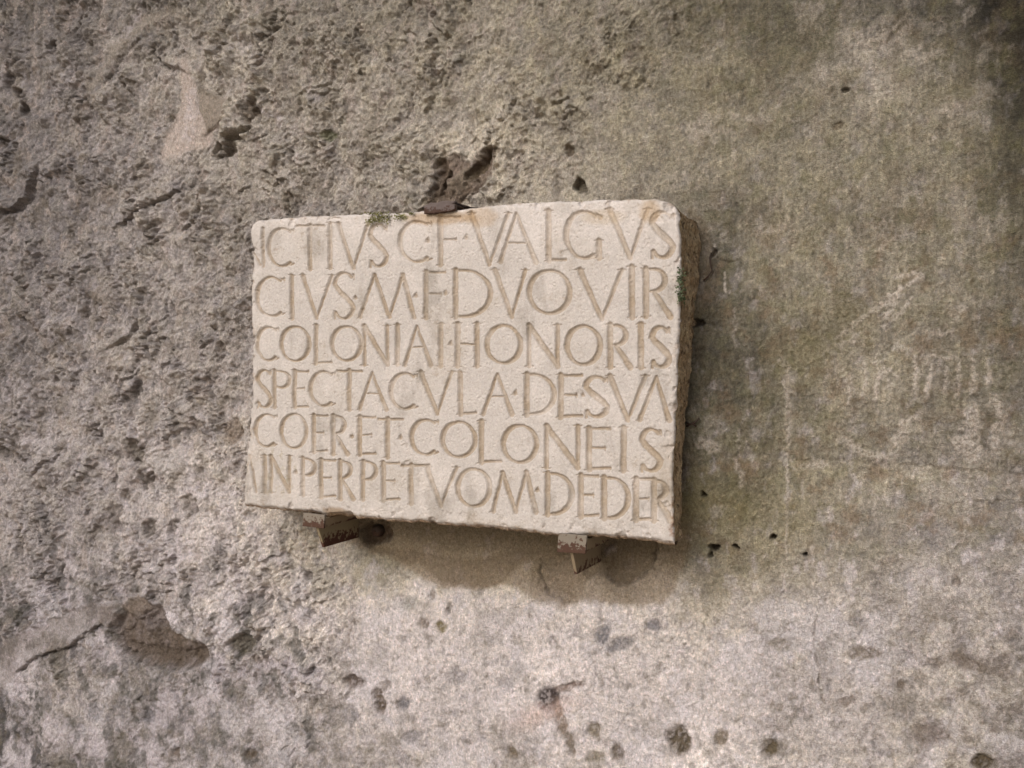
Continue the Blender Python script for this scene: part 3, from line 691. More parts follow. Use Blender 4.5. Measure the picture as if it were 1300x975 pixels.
# Coons patch between the four traced edges (pixels of the front plane)
tu = np.linspace(318, 860, NU); tp = np.interp(tu, *zip(*top_pts)); bu = np.linspace(309, 856, NU); bp_ = np.interp(bu, *zip(*bot_pts))
lv = np.linspace(291, 640, NV); lp = np.interp(lv, *zip(*lft_pts)); rv = np.linspace(270, 689, NV); rp = np.interp(rv, *zip(*rgt_pts))
PU = (1 - Tt) * tu[None, :] + Tt * bu[None, :] + (1 - S) * lp[:, None] + S * rp[:, None] \
     - ((1 - S) * (1 - Tt) * 318 + S * (1 - Tt) * 860 + (1 - S) * Tt * 309 + S * Tt * 856)
PV = (1 - Tt) * tp[None, :] + Tt * bp_[None, :] + (1 - S) * lv[:, None] + S * rv[:, None] \
     - ((1 - S) * (1 - Tt) * 291 + S * (1 - Tt) * 270 + (1 - S) * Tt * 640 + S * Tt * 689)
PU = PU.astype(np.float32); PV = PV.astype(np.float32)
# chipped outline
ed = np.minimum(np.minimum(S, 1 - S) * 545, np.minimum(Tt, 1 - Tt) * 400).astype(np.float32)
wob = np.exp(-ed / 6.0)
PU = PU + wob * (1.6 * fbm(PU, PV, 14, 3, 101)); PV = PV + wob * (1.8 * fbm(PU, PV, 16, 3, 111))
SX, SZ = at(PU, PV, -T)
XS = (SX / S0).astype(np.float32); ZS = (SZ / S0).astype(np.float32)
m60 = fbm(XS, ZS, 90, 3, 120); m20 = fbm(XS, ZS, 22, 3, 125); m8 = fbm(XS, ZS, 8, 3, 130); m3 = fbm(XS, ZS, 3.2, 2, 135)
p1, p2 = worley(XS, ZS, 9, 33)
GW = PU + 0.5 * m8 * 1.3 + 0.8 * m20; GV = PV + 0.5 * m3 + 0.8 * fbm(XS, ZS, 20, 2, 140)

DEP = np.zeros(PU.shape, np.float32)       # groove depth (px of half width)
LET = np.zeros(PU.shape, np.int16); LNAMES = ['']
def groove(segs, name, lid=None):
    """segs: list of (x0,y0,x1,y1,w0,w1) V-cut strokes"""
    if lid is None:
        LNAMES.append(name); lid = len(LNAMES) - 1
    xs_ = [s[0] for s in segs] + [s[2] for s in segs]; ys_ = [s[1] for s in segs] + [s[3] for s in segs]
    bb = np.where((PU > min(xs_) - 8) & (PU < max(xs_) + 8) & (PV > min(ys_) - 8) & (PV < max(ys_) + 8))
    if len(bb[0]) == 0: return
    i0, i1 = bb[0].min(), bb[0].max() + 1; j0, j1 = bb[1].min(), bb[1].max() + 1
    gu = GW[i0:i1, j0:j1]; gv = GV[i0:i1, j0:j1]
    best = np.full(gu.shape, -9.0, np.float32)
    for (x0, y0, x1, y1, w0, w1) in segs:
        ex, ey = x1 - x0, y1 - y0
        t_ = np.clip(((gu - x0) * ex + (gv - y0) * ey) / (ex * ex + ey * ey + 1e-6), 0, 1)
        best = np.maximum(best, (w0 + (w1 - w0) * t_) - np.hypot(gu - x0 - t_ * ex, gv - y0 - t_ * ey))
    D_ = DEP[i0:i1, j0:j1]; L_ = LET[i0:i1, j0:j1]
    L_[(best > 0.1) & (best > D_)] = lid
    np.maximum(D_, best, out=D_)

TK, TN = 1.0, 0.55      # thick and thin strokes, relative
def letter(ch, x0, x1, yt, yb, dx=None, opt=None):
    """ch in box x0..x1, top yt, bottom yb; stroke width grows towards the near (right) end of the slab"""
    s = 0.78 + 0.34 * (0.5 * (x0 + x1) - 318) / 542.0
    a = 4.4 * s; b = 2.7 * s; segs = []
    sl = 0.0
    def L(px, py, qx, qy, w0, w1=None): segs.append((px, py, qx, qy, w0, w1 if w1 is not None else w0))
    def arc(cx, cy, rx, ry, a0, a1, wf=None, n=18):
        pr = None
        for k_ in range(n + 1):
            t_ = math.radians(a0 + (a1 - a0) * k_ / n)
            p = (cx + rx * math.cos(t_), cy - ry * math.sin(t_)); tw = abs(math.cos(t_ + 0.25))
            w_ = b + (a - b) * tw ** 1.3
            if wf: w_ = w_ * wf(k_ / n)
            if pr: L(pr[0], pr[1], p[0], p[1], pr[2], w_)
            pr = (p[0], p[1], w_)
    def ser(px, py, d=1.0, w=None):
        w = (w or a) * 1.0; L(px - w * 1.15, py, px + w * 1.15, py, b * 0.55)
    def stem(px, t=yt, bt=yb):
        L(px, t, px, bt, a); ser(px, t - 0.4); ser(px, bt + 0.4)
    W = x1 - x0; Hh = yb - yt; cx = (x0 + x1) / 2; cy = (yt + yb) / 2
    if ch == 'I': stem(cx)
    elif ch == 'O': arc(cx, cy, W / 2 - a * .8, Hh / 2 - b * .6, 0, 360, n=40)
    elif ch == 'C':
        arc(x0 + W * .56, cy, W * .56 - a * .8, Hh / 2 - b * .6, 55, 305, n=30)
        L(x1 - 1, yt + Hh * .05, x1 - 1, yt + Hh * .16, b * .8, b * .5); L(x1 - W * .12, yt + Hh * .07, x1 - 1, yt + Hh * .10, b, b * .8)
        L(x1 - 1, yb - Hh * .10, x1 - W * .14, yb - Hh * .06, b * .8, b)
    elif ch == 'G':
        arc(x0 + W * .54, cy, W * .54 - a * .8, Hh / 2 - b * .6, 52, 300, n=30)
        L(x1 - W * .16, yt + Hh * .08, x1 - 3, yt + Hh * .14, b, a * .9); stem(x1 - a, yt + Hh * .62, yb - 2)
        L(x1 - W * .25, yb - Hh * .05, x1 - a, yb - Hh * .05, b, b)
    elif ch == 'T':
        c_ = dx if dx is not None else cx
        L(x0, yt + 1, x1, yt + 1, b * 1.1); L(c_, yt, c_, yb, a); ser(c_, yb + .4); L(x0, yt, x0 - 1, yt + 4, b * .8, b * .3); L(x1, yt, x1 + 1, yt + 3.5, b * .8, b * .3)
    elif ch == 'V':
        c_ = dx if dx is not None else cx
        L(x0, yt, c_, yb, a, a * .85); L(x1, yt, c_, yb, a * .8, b); ser(x0, yt - .4); ser(x1, yt - .4)
    elif ch == 'A':
        c_ = dx if dx is not None else cx
        L(x0, yb, c_, yt, a * .85, b); L(c_, yt, x1, yb, b, a); ser(x0, yb + .4, w=a * .7); ser(x1, yb + .4, w=a * .7)
        if opt is not False:
            yy = opt or (yt + Hh * .62); f = (yy - yt) / Hh
            L(c_ + (x0 - c_) * f, yy, c_ + (x1 - c_) * f, yy, b * .75)
    elif ch == 'S':
        ry = Hh / 4 - b * .25; rx = W / 2 - a * .4
        arc(cx, yt + ry + b * .6, rx, ry, 40, 180, n=12)
        pts_ = [(cx - rx, yt + ry + b * .6), (cx - rx * .6, yt + Hh * .38), (cx, cy), (cx + rx * .65, yt + Hh * .63), (cx + rx, yb - ry - b * .6)]
        ws = [a * .95, a * 1.05, a * 1.1, a * 1.05, a * .95]
        for k_ in range(4): L(*pts_[k_], *pts_[k_ + 1], ws[k_], ws[k_ + 1])
        arc(cx, yb - ry - b * .6, rx, ry, 0, -150, n=12)
        L(x1 - 2, yt + Hh * .06, x1 - 1, yt + Hh * .17, b, b * .6); L(x0 + 1, yb - Hh * .17, x0 + 2, yb - Hh * .02, b * .6, b)
    elif ch == 'F':
        stem(x0 + a); L(x0 + a, yt + 1, x1, yt + 1, b); L(x1, yt, x1, yt + 4, b * .9, b * .3)
        yy = yt + Hh * .48; L(x0 + a, yy, x1 - W * .18, yy, b * .85); L(x1 - W * .18, yy - 2, x1 - W * .18, yy + 3, b * .6)
    elif ch == 'E':
        stem(x0 + a); L(x0 + a, yt + 1, x1, yt + 1, b); L(x1, yt, x1, yt + 4, b * .9, b * .3)
        yy = yt + Hh * .48; L(x0 + a, yy, x1 - W * .22, yy, b * .85); L(x1 - W * .22, yy - 2, x1 - W * .22, yy + 3, b * .6)
        L(x0 + a, yb - 1, x1, yb - 2, b); L(x1, yb - 5, x1, yb - 1, b * .3, b * .9)
    elif ch == 'L':
        stem(x0 + a); L(x0 + a, yb - 1, x1, yb - 1.5, b); L(x1, yb - 5, x1, yb - 1, b * .3, b * .9)
    elif ch == 'H':
        stem(x0 + a); stem(x1 - a); L(x0 + a, cy - 1, x1 - a, cy - 1, b * .85)
    elif ch == 'N':
        L(x0 + a, yt, x0 + a, yb, a * .85); ser(x0 + a, yb + .4); L(x0 + a, yt, x1 - a, yb, a, a); L(x1 - a, yt, x1 - a, yb, a * .85); ser(x1 - a, yt - .4)
    elif ch == 'M':
        m1, m2, m3 = dx; L(x0, yb, m1, yt, a * .8, b); L(m1, yt, m2, yb, a * .9, a * .9); L(m2, yb, m3, yt, b, a * .8); L(m3, yt, x1, yb, a, a); ser(x0, yb + .4, w=a * .7); ser(x1, yb + .4, w=a * .7)
    elif ch == 'D':
        stem(x0 + a); r_ = min(W * .62, Hh * .55); c_ = x1 - r_ - a * .8
        L(x0 + a, yt + 1, c_, yt + 1, b); L(x0 + a, yb - 1, c_, yb - 1, b); arc(c_, cy, r_, Hh / 2 - 1, 90, -90, n=22)
    elif ch in 'PR':
        stem(x0 + a); hb = Hh * (.50 if ch == 'P' else .48); r_ = hb / 2; c_ = x1 - r_ * .95 - a * .6
        if ch == 'R': c_ = x0 + W * .80 - r_ * .9 - a * .3
        c_ = max(c_, x0 + a * 1.5)
        rx = (x1 if ch == 'P' else x0 + W * .86) - a * .7 - c_
        L(x0 + a, yt + 1, c_, yt + 1, b); arc(c_, yt + r_, rx, r_ - 1, 90, -90 if ch == 'R' else -125, n=16)
        if ch == 'R':
            L(x0 + a, yt + hb, c_, yt + hb - 1, b * .8); L(c_ - 1, yt + hb, x1 - 2, yb, a * .8, a * 1.05); L(x1 - 2, yb, x1 + 2, yb, b, b * .4)
    groove(segs, 'carved_letter')

def dot(x, y, r=3.4):
    groove([(x - r, y + r * .7, x + r, y + r * .7, 1.2, 1.2), (x - r, y + r * .7, x + r * .3, y - r, 1.2, 1.6), (x + r * .3, y - r, x + r, y + r * .7, 1.6, 1.2), (x, y, x, y + 1, 3.2, 3.2)], 'interpunct')

# line 1
groove([(320.5, 322, 329, 336, 2.0, 2.6), (333.5, 290, 333.5, 338, 3.0, 3.0)], 'carved_letter')
letter('C', 338, 374, 289, 339); letter('T', 376, 411, 286, 342, 393.5); letter('I', 415, 423, 283, 341)
letter('V', 429, 467, 284, 341, 448); letter('S', 468, 492, 284, 340); letter('C', 504, 549, 280, 334)
dot(543, 305); letter('F', 555, 584, 275, 336); dot(591, 301.5); letter('V', 598, 645, 271, 336, 621)
letter('A', 635, 680, 271, 333, 655, 308.5); letter('L', 692, 718, 268, 331.5); letter('G', 715, 765, 267, 330)
letter('V', 774, 822, 266, 328, 800); letter('S', 826, 856, 268, 329)
# line 2
letter('C', 323, 362, 351, 403); letter('I', 366, 374, 350, 405); letter('V', 384, 421, 350, 404, 401.5); letter('S', 423, 450, 345, 406)
dot(451, 378, 2.6); letter('M', 457, 525, 349, 403, (475, 494, 511)); dot(527, 375); letter('F', 536.5, 565, 345, 404); dot(565.5, 372)
letter('D', 574, 626, 343, 403); letter('V', 628, 667, 343, 403, 649.6); letter('O', 668, 727, 342, 400); letter('V', 736, 789, 343, 406, 764)
letter('I', 798, 806, 339, 403); letter('R', 815, 853, 341, 402)
# line 3
letter('C', 323, 354, 414.6, 459); letter('O', 354, 395, 413.5, 460); letter('L', 397, 421, 413.5, 462); letter('O', 418, 461, 413.5, 459.5)
letter('N', 458.5, 495, 414, 463.5); letter('I', 500, 508, 413, 463); letter('A', 513.5, 547, 414.5, 464, 528.5, 441); letter('I', 555.6, 563.6, 412, 465)
dot(572, 436); letter('H', 576.7, 609.5, 411.5, 465); letter('O', 614.5, 664, 412, 463); letter('N', 667, 712, 413, 465); letter('O', 716, 765.5, 412.6, 465)
letter('R', 770, 802, 413, 466.5); letter('I', 809.5, 817.5, 412, 467); letter('S', 826, 851, 414, 468)
# line 4
letter('S', 325, 344.5, 469, 518.5); letter('P', 344, 369.5, 470.5, 517); letter('E', 370, 391, 471, 518); letter('C', 391, 426, 471, 517)
letter('T', 428, 459, 470.5, 520.5, 443); letter('A', 456, 490, 473.5, 520.5, 472, 500); letter('C', 492.5, 531, 473, 521); letter('V', 534, 573.5, 472.5, 525.5, 555)
letter('L', 580, 604, 473, 526); letter('A', 613, 649.6, 475, 526.5, 631, 503.5); dot(653.5, 499); letter('D', 664, 707, 475, 527)
letter('E', 707, 738.5, 476, 530); dot(739, 501, 2.4); letter('S', 742, 772, 477, 531); letter('V', 774, 819, 478, 534, 797); letter('A', 812, 849, 479, 533.5, 833, False)
# line 5
letter('C', 321, 352, 525.4, 568.5); letter('O', 354, 391.5, 525, 570.5); letter('E', 394.5, 415.5, 527, 574.5); letter('R', 419, 443, 528, 577)
dot(446.5, 554, 2.6); letter('E', 452.5, 476.5, 529, 578); letter('T', 480, 511, 531.5, 581, 491.5); dot(507.7, 555.5); letter('C', 519, 557, 532, 579)
letter('O', 558, 606.5, 534.5, 582); letter('L', 606.5, 636, 535, 587.5); letter('O', 635.5, 684.5, 539, 589); letter('N', 689, 738, 541, 594)
letter('E', 743, 775, 543.5, 596.5); letter('I', 787.5, 795.5, 543.5, 598); letter('S', 813, 840, 544, 600)
# line 6
groove([(312.5, 600, 317, 579, 1.6, 1.4), (317, 578.5, 324.5, 624.5, 1.8, 3.0)], 'carved_letter')
letter('I', 332, 339.5, 579, 625.5); letter('N', 340, 370.5, 579.5, 625); dot(375, 599, 2.6); letter('P', 380.3, 402, 582, 629); letter('E', 403.5, 425, 584, 632)
letter('R', 427.5, 450.5, 585, 634); letter('P', 456.5, 480, 586, 635); letter('E', 482.5, 506.5, 587.5, 636); letter('T', 509, 544, 590.5, 640, 521.5)
letter('V', 542, 579, 594, 643, 559.6); letter('O', 577.5, 624.5, 594, 645); letter('M', 625.4, 680, 600, 650, (638, 654, 668)); dot(682, 622)
letter('D', 690.5, 729.5, 600.5, 654); letter('E', 732.5, 759, 603.5, 656.5); letter('D', 762, 801.5, 606, 659); letter('E', 802.5, 828.5, 608, 661); letter('R', 825, 852, 610, 661)

# worn spots make the cut shallower
wear = 1 - 0.45 * sst(0.15, 0.5, fbm(XS, ZS, 45, 3, 150))
DG = np.clip(DEP, 0, None)
pxm = 0.00125 + 0.0004 * (1 - S)                       # metres per photo pixel on the face
flatb = 1 - np.exp(-DG / 2.6)                          # worn V: bottom a little rounded
GD = 1.20 * np.minimum(DG, 2.4 + 0.35 * (DG - 2.4)) * pxm * wear
lip = np.exp(-((DEP + 0.6) / 1.1) ** 2) * (DEP > -3) * (DEP < 0.5)
e_m = ed * 0.0013
rr = 0.006 + 0.004 * np.clip(m20, -1, 1)
rnd = rr * (1 - np.sqrt(np.clip(1 - (1 - np.clip(e_m / rr, 0, 1)) ** 2, 0, 1)))
HF = 0.0016 * m60 + 0.0006 * m20 + 0.00033 * m8 + 0.00030 * m3 - 0.0008 * np.clip(0.30 - p1, 0, 1) / 0.3 * sst(-0.1, 0.4, m20)
chip = sst(0.18, 0.5, fbm(XS, ZS, 18, 3, 160)) * np.exp(-ed / 9.0) * 0.008
def sblob(cx, cy, rx, ry):
    d = np.sqrt(((PU + 3 * m8 - cx) / rx) ** 2 + ((PV + 3 * m20 - cy) / ry) ** 2); return 1 - sst(0.6, 1.2, d)
chips = sum(sblob(*c_) * h_ for c_, h_ in [((852, 262, 10, 8), .006), ((836, 279, 6, 5), .003), ((323, 333, 8, 16), .004), ((432, 655, 16, 6), .012), ((845, 640, 12, 22), .004), ((720, 320, 8, 5), .002), ((318, 500, 5, 9), .005), ((318, 565, 6, 16), .004), ((500, 640, 9, 3), .001), ((668, 259, 30, 4), .003), ((342, 600, 6, 12), .001), ((737, 502, 8, 7), .002), ((516, 590, 8, 5), .003), ((822, 640, 6, 16), .0015), ((515, 567, 4, 4), .002)])
HFt = HF - GD - rnd - chip - chips + 0.00025 * lip
q1, _ = worley(XS + 2 * m8, ZS, 4.6, 71)
HFt = HFt - 0.0009 * sst(0.42, 0.18, q1) * sst(-0.1, 0.35, m8 + 0.6 * m20) + 0.00030 * fbm(XS, ZS, 5, 2, 170)
YF = -T - HFt
NF = grid_normals(SX, YF, SZ)
if NF[NV // 2, NU // 2, 1] > 0: NF = -NF
# albedo of the face
LS = lin(178, 169, 162)
CF = [np.full(PU.shape, LS[k_], np.float32) for k_ in range(3)]
CF = [c * (1 + 0.06 * m60 + 0.05 * m20 + 0.05 * m8 + 0.05 * m3) for c in CF]
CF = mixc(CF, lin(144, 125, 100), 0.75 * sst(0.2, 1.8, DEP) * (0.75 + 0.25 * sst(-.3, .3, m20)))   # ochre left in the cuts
CF = mixc(CF, lin(164, 153, 141), 0.45 * sst(0.05, 0.6, m60 + .4 * m20))
CF = mixc(CF, lin(132, 124, 114), 0.50 * sst(0.1, 0.5, fbm(XS * 1.4, ZS * .7, 60, 4, 175, .6)))
CF = mixc(CF, lin(198, 188, 181), 0.40 * sst(0.0, 0.5, fbm(XS, ZS, 50, 4, 178, .6)))
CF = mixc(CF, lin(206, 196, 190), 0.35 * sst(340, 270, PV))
CF = mixc(CF, lin(132, 116, 94), 0.35 * sst(.12, .5, fbm(XS, ZS, 12, 4, 181, .65)) * (0.3 + sst(.1, .5, m60)))
tp_ = sst(300, 268, PV - (PU - 318) * -0.06 * 1.0)
CF = mixc(CF, lin(150, 120, 80), 0.55 * sblob(560, 277, 52, 9) ); CF = mixc(CF, lin(158, 128, 84), .45 * sblob(825, 268, 14, 16))
CF = mixc(CF, lin(160, 132, 96), .40 * sblob(610, 275, 24, 14)); CF = mixc(CF, lin(160, 138, 104), .35 * sblob(765, 276, 30, 10))
CF = mixc(CF, lin(120, 118, 62), .6 * sst(-.1, .4, m8 + m20) * (sblob(478, 280, 20, 9) + .8 * sblob(512, 276, 8, 6)).clip(0, 1))
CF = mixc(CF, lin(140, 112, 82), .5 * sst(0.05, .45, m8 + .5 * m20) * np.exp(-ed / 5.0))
CF = mixc(CF, lin(126, 90, 66), .8 * sst(-.2, .5, m8) * sst(845, 856, PU) * sst(560, 650, PV))
CF = mixc(CF, lin(150, 134, 112), .3 * sblob(850, 610, 26, 60)); CF = mixc(CF, lin(120, 96, 66), .7 * sblob(424, 649, 16, 7))
CF = mixc(CF, lin(150, 138, 112), .45 * sst(.1, .5, m8) * sblob(355, 600, 30, 40))

FS = grid_faces(NV, NU)
sv = np.stack([SX, YF, SZ], -1).reshape(-1, 3); sc_ = np.stack(CF, -1).reshape(-1, 3); snn = NF.reshape(-1, 3)
lab = LET[:-1, :-1].astype(np.int32)
def orient2(V_, Fq, want):
    a = V_[Fq[:, 0]]; b = V_[Fq[:, 1]]; c = V_[Fq[:, 2]]
    n = np.cross(b - a, c - a).mean(0); return Fq if float(np.dot(n, want)) > 0 else Fq[:, ::-1]
root = bpy.data.objects.new('inscribed_slab', None); coll.objects.link(root)
root.location = (float(at(585, 665, -T)[0]), -T / 2, float(at(585, 668, -T)[1]))
root.empty_display_size = 0.1
tag(root, 'pale carved limestone slab with six lines of Roman capitals, held on the wall by iron brackets', 'inscription')
def under_root(o):
    o.parent = root; o.matrix_parent_inverse = Matrix.Translation(root.location).inverted(); return o
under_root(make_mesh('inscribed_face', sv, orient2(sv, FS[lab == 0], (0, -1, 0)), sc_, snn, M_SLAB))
for i in range(1, len(LNAMES)):
    s_ = lab == i
    if s_.sum() > 6: under_root(make_mesh(LNAMES[i], sv, orient2(sv, FS[s_], (0, -1, 0)), sc_, snn, M_SLAB))

# --- sides of the slab: the rim is swept back to the wall, rough and brown
def sweep_side(idx, outward, depth_fn, colr, name, K=44, amp=0.004, taper=0.0, droop=0.0, mat=M_SIDE):
    """idx: rim vertex ids in order; depth_fn: how far each goes back"""
    rim = sv[idx]; n_ = len(rim)
    kk = np.linspace(0, 1, K)[:, None] ** 1.3
    dep = np.array([depth_fn(t_) for t_ in np.linspace(0, 1, n_)])[None, :] * kk
    s_len = np.concatenate([[0], np.cumsum(np.linalg.norm(np.diff(rim, axis=0), axis=1))]) / S0
    A = np.repeat(s_len[None, :], K, 0).astype(np.float32); B = (dep / S0).astype(np.float32)
    f_ = 1 - np.exp(-B / 3.5)
    nz = (0.55 * fbm(A, B * .8, 30, 3, 200) + 0.45 * fbm(A, B, 9, 3, 205) + .25 * fbm(A, B, 4, 2, 207))
    w1, w2 = worley(A * .55, B, 11, 41)
    o_ = f_ * (amp * nz + amp * 0.8 * (0.5 - w1) - amp * 0.4) + droop * (1 - np.exp(-dep / 0.006)) * np.exp(-(dep / 0.035) ** 2) - taper * dep
    V_ = rim[None] + np.array([0, 1, 0])[None, None] * dep[..., None] + np.array(outward)[None, None] * o_[..., None]
    # dark fissures
    c_ = [np.full(A.shape, x_, np.float32) for x_ in colr[0]]
    n1_ = fbm(A, B, 26, 4, 210); n2_ = fbm(A * .45, B, 8, 3, 215)
    c_ = mixc(c_, colr[1], sst(-.2, .4, n1_)); c_ = mixc(c_, colr[2], .8 * sst(.1, .45, n2_)); c_ = mixc(c_, lin(58, 42, 32), .75 * sst(.15, .45, fbm(A * .6, B, 7, 3, 220)))
    rimc = sc_[idx]
    fade = np.exp(-B / 1.3)
    for k_ in range(3): c_[k_] = c_[k_] * (1 - fade) + rimc[:, k_][None] * fade
    N_ = grid_normals(V_[..., 0], V_[..., 1], V_[..., 2])
    if float((N_ * np.array(outward)).sum(-1).mean()) < 0: N_ = -N_
    Fq = grid_faces(K, n_).reshape(-1, 4); Vf_ = V_.reshape(-1, 3)
    o = make_mesh(name, Vf_, orient2(Vf_, Fq, outward), np.stack(c_, -1).reshape(-1, 3), N_.reshape(-1, 3), mat)
    under_root(o); return V_
gid = np.arange(NU * NV).reshape(NV, NU)
brown3 = (lin(146, 126, 100), lin(168, 150, 122), lin(112, 92, 68))
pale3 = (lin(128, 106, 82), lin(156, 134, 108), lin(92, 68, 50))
thick = lambda t_: float(np.interp(t_, [0, .33, .40, .60, .8, 1], [.142, .142, .098, .068, .056, .050]))
side_r = sweep_side(gid[:, -1], (1, 0, 0), thick, brown3, 'broken_edge', amp=0.005)
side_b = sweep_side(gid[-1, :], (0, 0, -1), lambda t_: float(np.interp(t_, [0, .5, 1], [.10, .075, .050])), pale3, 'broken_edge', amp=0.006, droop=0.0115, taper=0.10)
side_t = sweep_side(gid[0, :], (0, 0, 1), lambda t_: float(np.interp(t_, [0, 1], [.142, .142])), brown3, 'broken_edge', amp=0.004, taper=0.10)
side_l = sweep_side(gid[:, 0], (-1, 0, 0), lambda t_: float(np.interp(t_, [0, .5, 1], [.142, .12, .10])), brown3, 'broken_edge', amp=0.005)
# back of the slab
def ring(*a):
    return np.concatenate(a, 0)
rb = [side_t[-1][::20], side_r[-1][::20], side_b[-1][::-20], side_l[-1][::-20]]
loop = np.concatenate(rb, 0); cen = loop.mean(0); cen[1] = -0.012
me = bpy.data.meshes.new('slab_back')
me.from_pydata([tuple(p) for p in loop] + [tuple(cen)], [], [(i, (i + 1) % len(loop), len(loop)) for i in range(len(loop))])
me.materials.append(plain_material('slab_back_stone', lin(130, 112, 90), lin(150, 132, 108)))
bk = bpy.data.objects.new('slab_back', me); coll.objects.link(bk); under_root(bk)

# ================================================================== IRON BRACKETS, CRAMP, NAILS
def rough_mesh(name, verts, faces, mat, parent=None, bevel=0.0012, sub=0, jitter=0.0):
    me = bpy.data.meshes.new(name); me.from_pydata([tuple(v) for v in verts], [], faces); me.materials.append(mat)
    o = bpy.data.objects.new(name, me); coll.objects.link(o)
    import bmesh
    b_ = bmesh.new(); b_.from_mesh(me)
    bmesh.ops.recalc_face_normals(b_, faces=b_.faces)
    if bevel: bmesh.ops.bevel(b_, geom=list(b_.edges), offset=bevel, segments=2, affect='EDGES', profile=0.5)
    if sub:
        bmesh.ops.subdivide_edges(b_, edges=list(b_.edges), cuts=sub, use_grid_fill=True)
    if jitter:
        rnd_ = random.Random(5)
        for v_ in b_.verts:
            v_.co += Vector((rnd_.uniform(-1, 1), rnd_.uniform(-1, 1), rnd_.uniform(-1, 1))) * jitter
    b_.to_mesh(me); b_.free()
    if parent is not None:
        o.parent = parent; o.matrix_parent_inverse = Matrix.Translation(parent.location).inverted()
    return o
def prism(front, back):
    n_ = len(front); v_ = list(front) + list(back)
    f_ = [tuple(range(n_)), tuple(range(2 * n_ - 1, n_ - 1, -1))] + [(i, (i + 1) % n_, n_ + (i + 1) % n_, n_ + i) for i in range(n_)]
    return v_, f_
def shift(p, dx=0, dy=0, dz=0): return Vector((p[0] + dx, p[1] + dy, p[2] + dz))

M_PAINT = metal_material('chipped_grey_paint', lin(116, 106, 94), lin(82, 56, 42), 0.13, 150)
M_ARM = metal_material('olive_painted_iron', lin(132, 118, 94), lin(84, 50, 38), 0.08, 110)
M_ARM2 = metal_material('brown_painted_iron', lin(130, 114, 92), lin(84, 54, 42), -0.02, 110)
M_IRON = metal_material('old_dark_iron', lin(92, 80, 76), lin(78, 56, 46), 0.10, 140)
M_RUSTY = metal_material('rusted_iron', lin(60, 48, 40), lin(74, 50, 38), 0.04, 140)

def bracket(lip, web_top, web_tip, back_u, label, armmat):
    """lip: four photo corners of the turned-up front plate; the arm runs straight back to the wall"""
    yl = -T - 0.006
    o = bpy.data.objects.new('iron_bracket', None); coll.objects.link(o)
    o.location = P3(*lip[3], yl); o.location.y = -0.02
    tag(o, label, 'bracket', 'iron brackets holding up the slab')
    fr = [P3(*p, yl) for p in lip]; bk_ = [shift(p, dy=0.005) for p in fr]
    rough_mesh('front_plate', *prism(fr, bk_), M_PAINT, o, 0.0008)
    # flat bar under the stone, from the plate back to the wall
    l_, r_ = fr[3], fr[2]
    zt_l, zt_r = fr[0].z - 0.30 * (fr[0].z - l_.z), fr[1].z - 0.30 * (fr[1].z - r_.z)
    a_ = [Vector((l_.x + .001, yl + .0055, l_.z + .002)), Vector((r_.x - .001, yl + .0055, r_.z + .002)), Vector((r_.x - .001, yl + .0055, zt_r)), Vector((l_.x + .001, yl + .0055, zt_l))]
    rough_mesh('arm', *prism(a_, [shift(p, dy=-yl - .0055 + .004) for p in a_]), M_ARM2, o, 0.0008)
    # upright web below, its front cut off at a slant
    p0 = P3(*web_top, yl + 0.006)
    tipy = yl + 0.030
    p1 = Vector((p0.x, tipy, P3(*web_tip, tipy).z)); xw = P3(*web_tip, tipy).x
    prof = [Vector((xw, yl + .007, l_.z + .0015)), Vector((xw, tipy, p1.z)), Vector((xw, .004, p1.z)), Vector((xw, .004, l_.z + .0015))]
    rough_mesh('web', *prism(prof, [shift(p, dx=-0.006) for p in prof]), armmat, o, 0.0008)
    return o
bracket([(709, 677), (745, 680), (743, 703), (707, 701)], (724, 703), (733, 729), 768, 'rust speckled grey iron bracket under the right half of the slab', M_ARM2)
bracket([(385, 651), (412, 654), (411, 671), (384, 668)], (398, 669), (412, 695), 455, 'rustier iron bracket with flaking paint under the left half of the slab', M_ARM)

# rusty stub of an old fixing, sunk in the wall beside the left bracket
import bmesh
def stub():
    c = P3(475, 675, 0.0); me = bpy.data.meshes.new('rusty_stub'); b_ = bmesh.new()
    R_ = 0.013; y0 = 0.03; y1 = 0.010; prof = [(R_, y0), (R_, y1), (R_ * .86, y1 - .004), (R_ * .6, y1 - .007), (R_ * .3, y1 - .006), (0.001, y1 - .007)]
    rings = []
    for (r_, y_) in prof:
        rings.append([b_.verts.new((c.x + r_ * math.cos(a_) * (1 + .04 * math.sin(3 * a_)), y_, c.z + r_ * math.sin(a_) * (1 + .03 * math.cos(5 * a_)))) for a_ in np.linspace(0, 2 * math.pi, 28, endpoint=False)])
    for i in range(len(rings) - 1):
        for j in range(28): b_.faces.new((rings[i][j], rings[i][(j + 1) % 28], rings[i + 1][(j + 1) % 28], rings[i + 1][j]))
    bmesh.ops.recalc_face_normals(b_, faces=b_.faces); b_.to_mesh(me); b_.free()
    for p_ in me.polygons: p_.use_smooth = True
    me.materials.append(M_RUSTY); o = bpy.data.objects.new('rusty_stub', me); coll.objects.link(o)
    tag(o, 'round rusty iron stub sunk in the wall just right of the left bracket', 'metal stub')
stub()

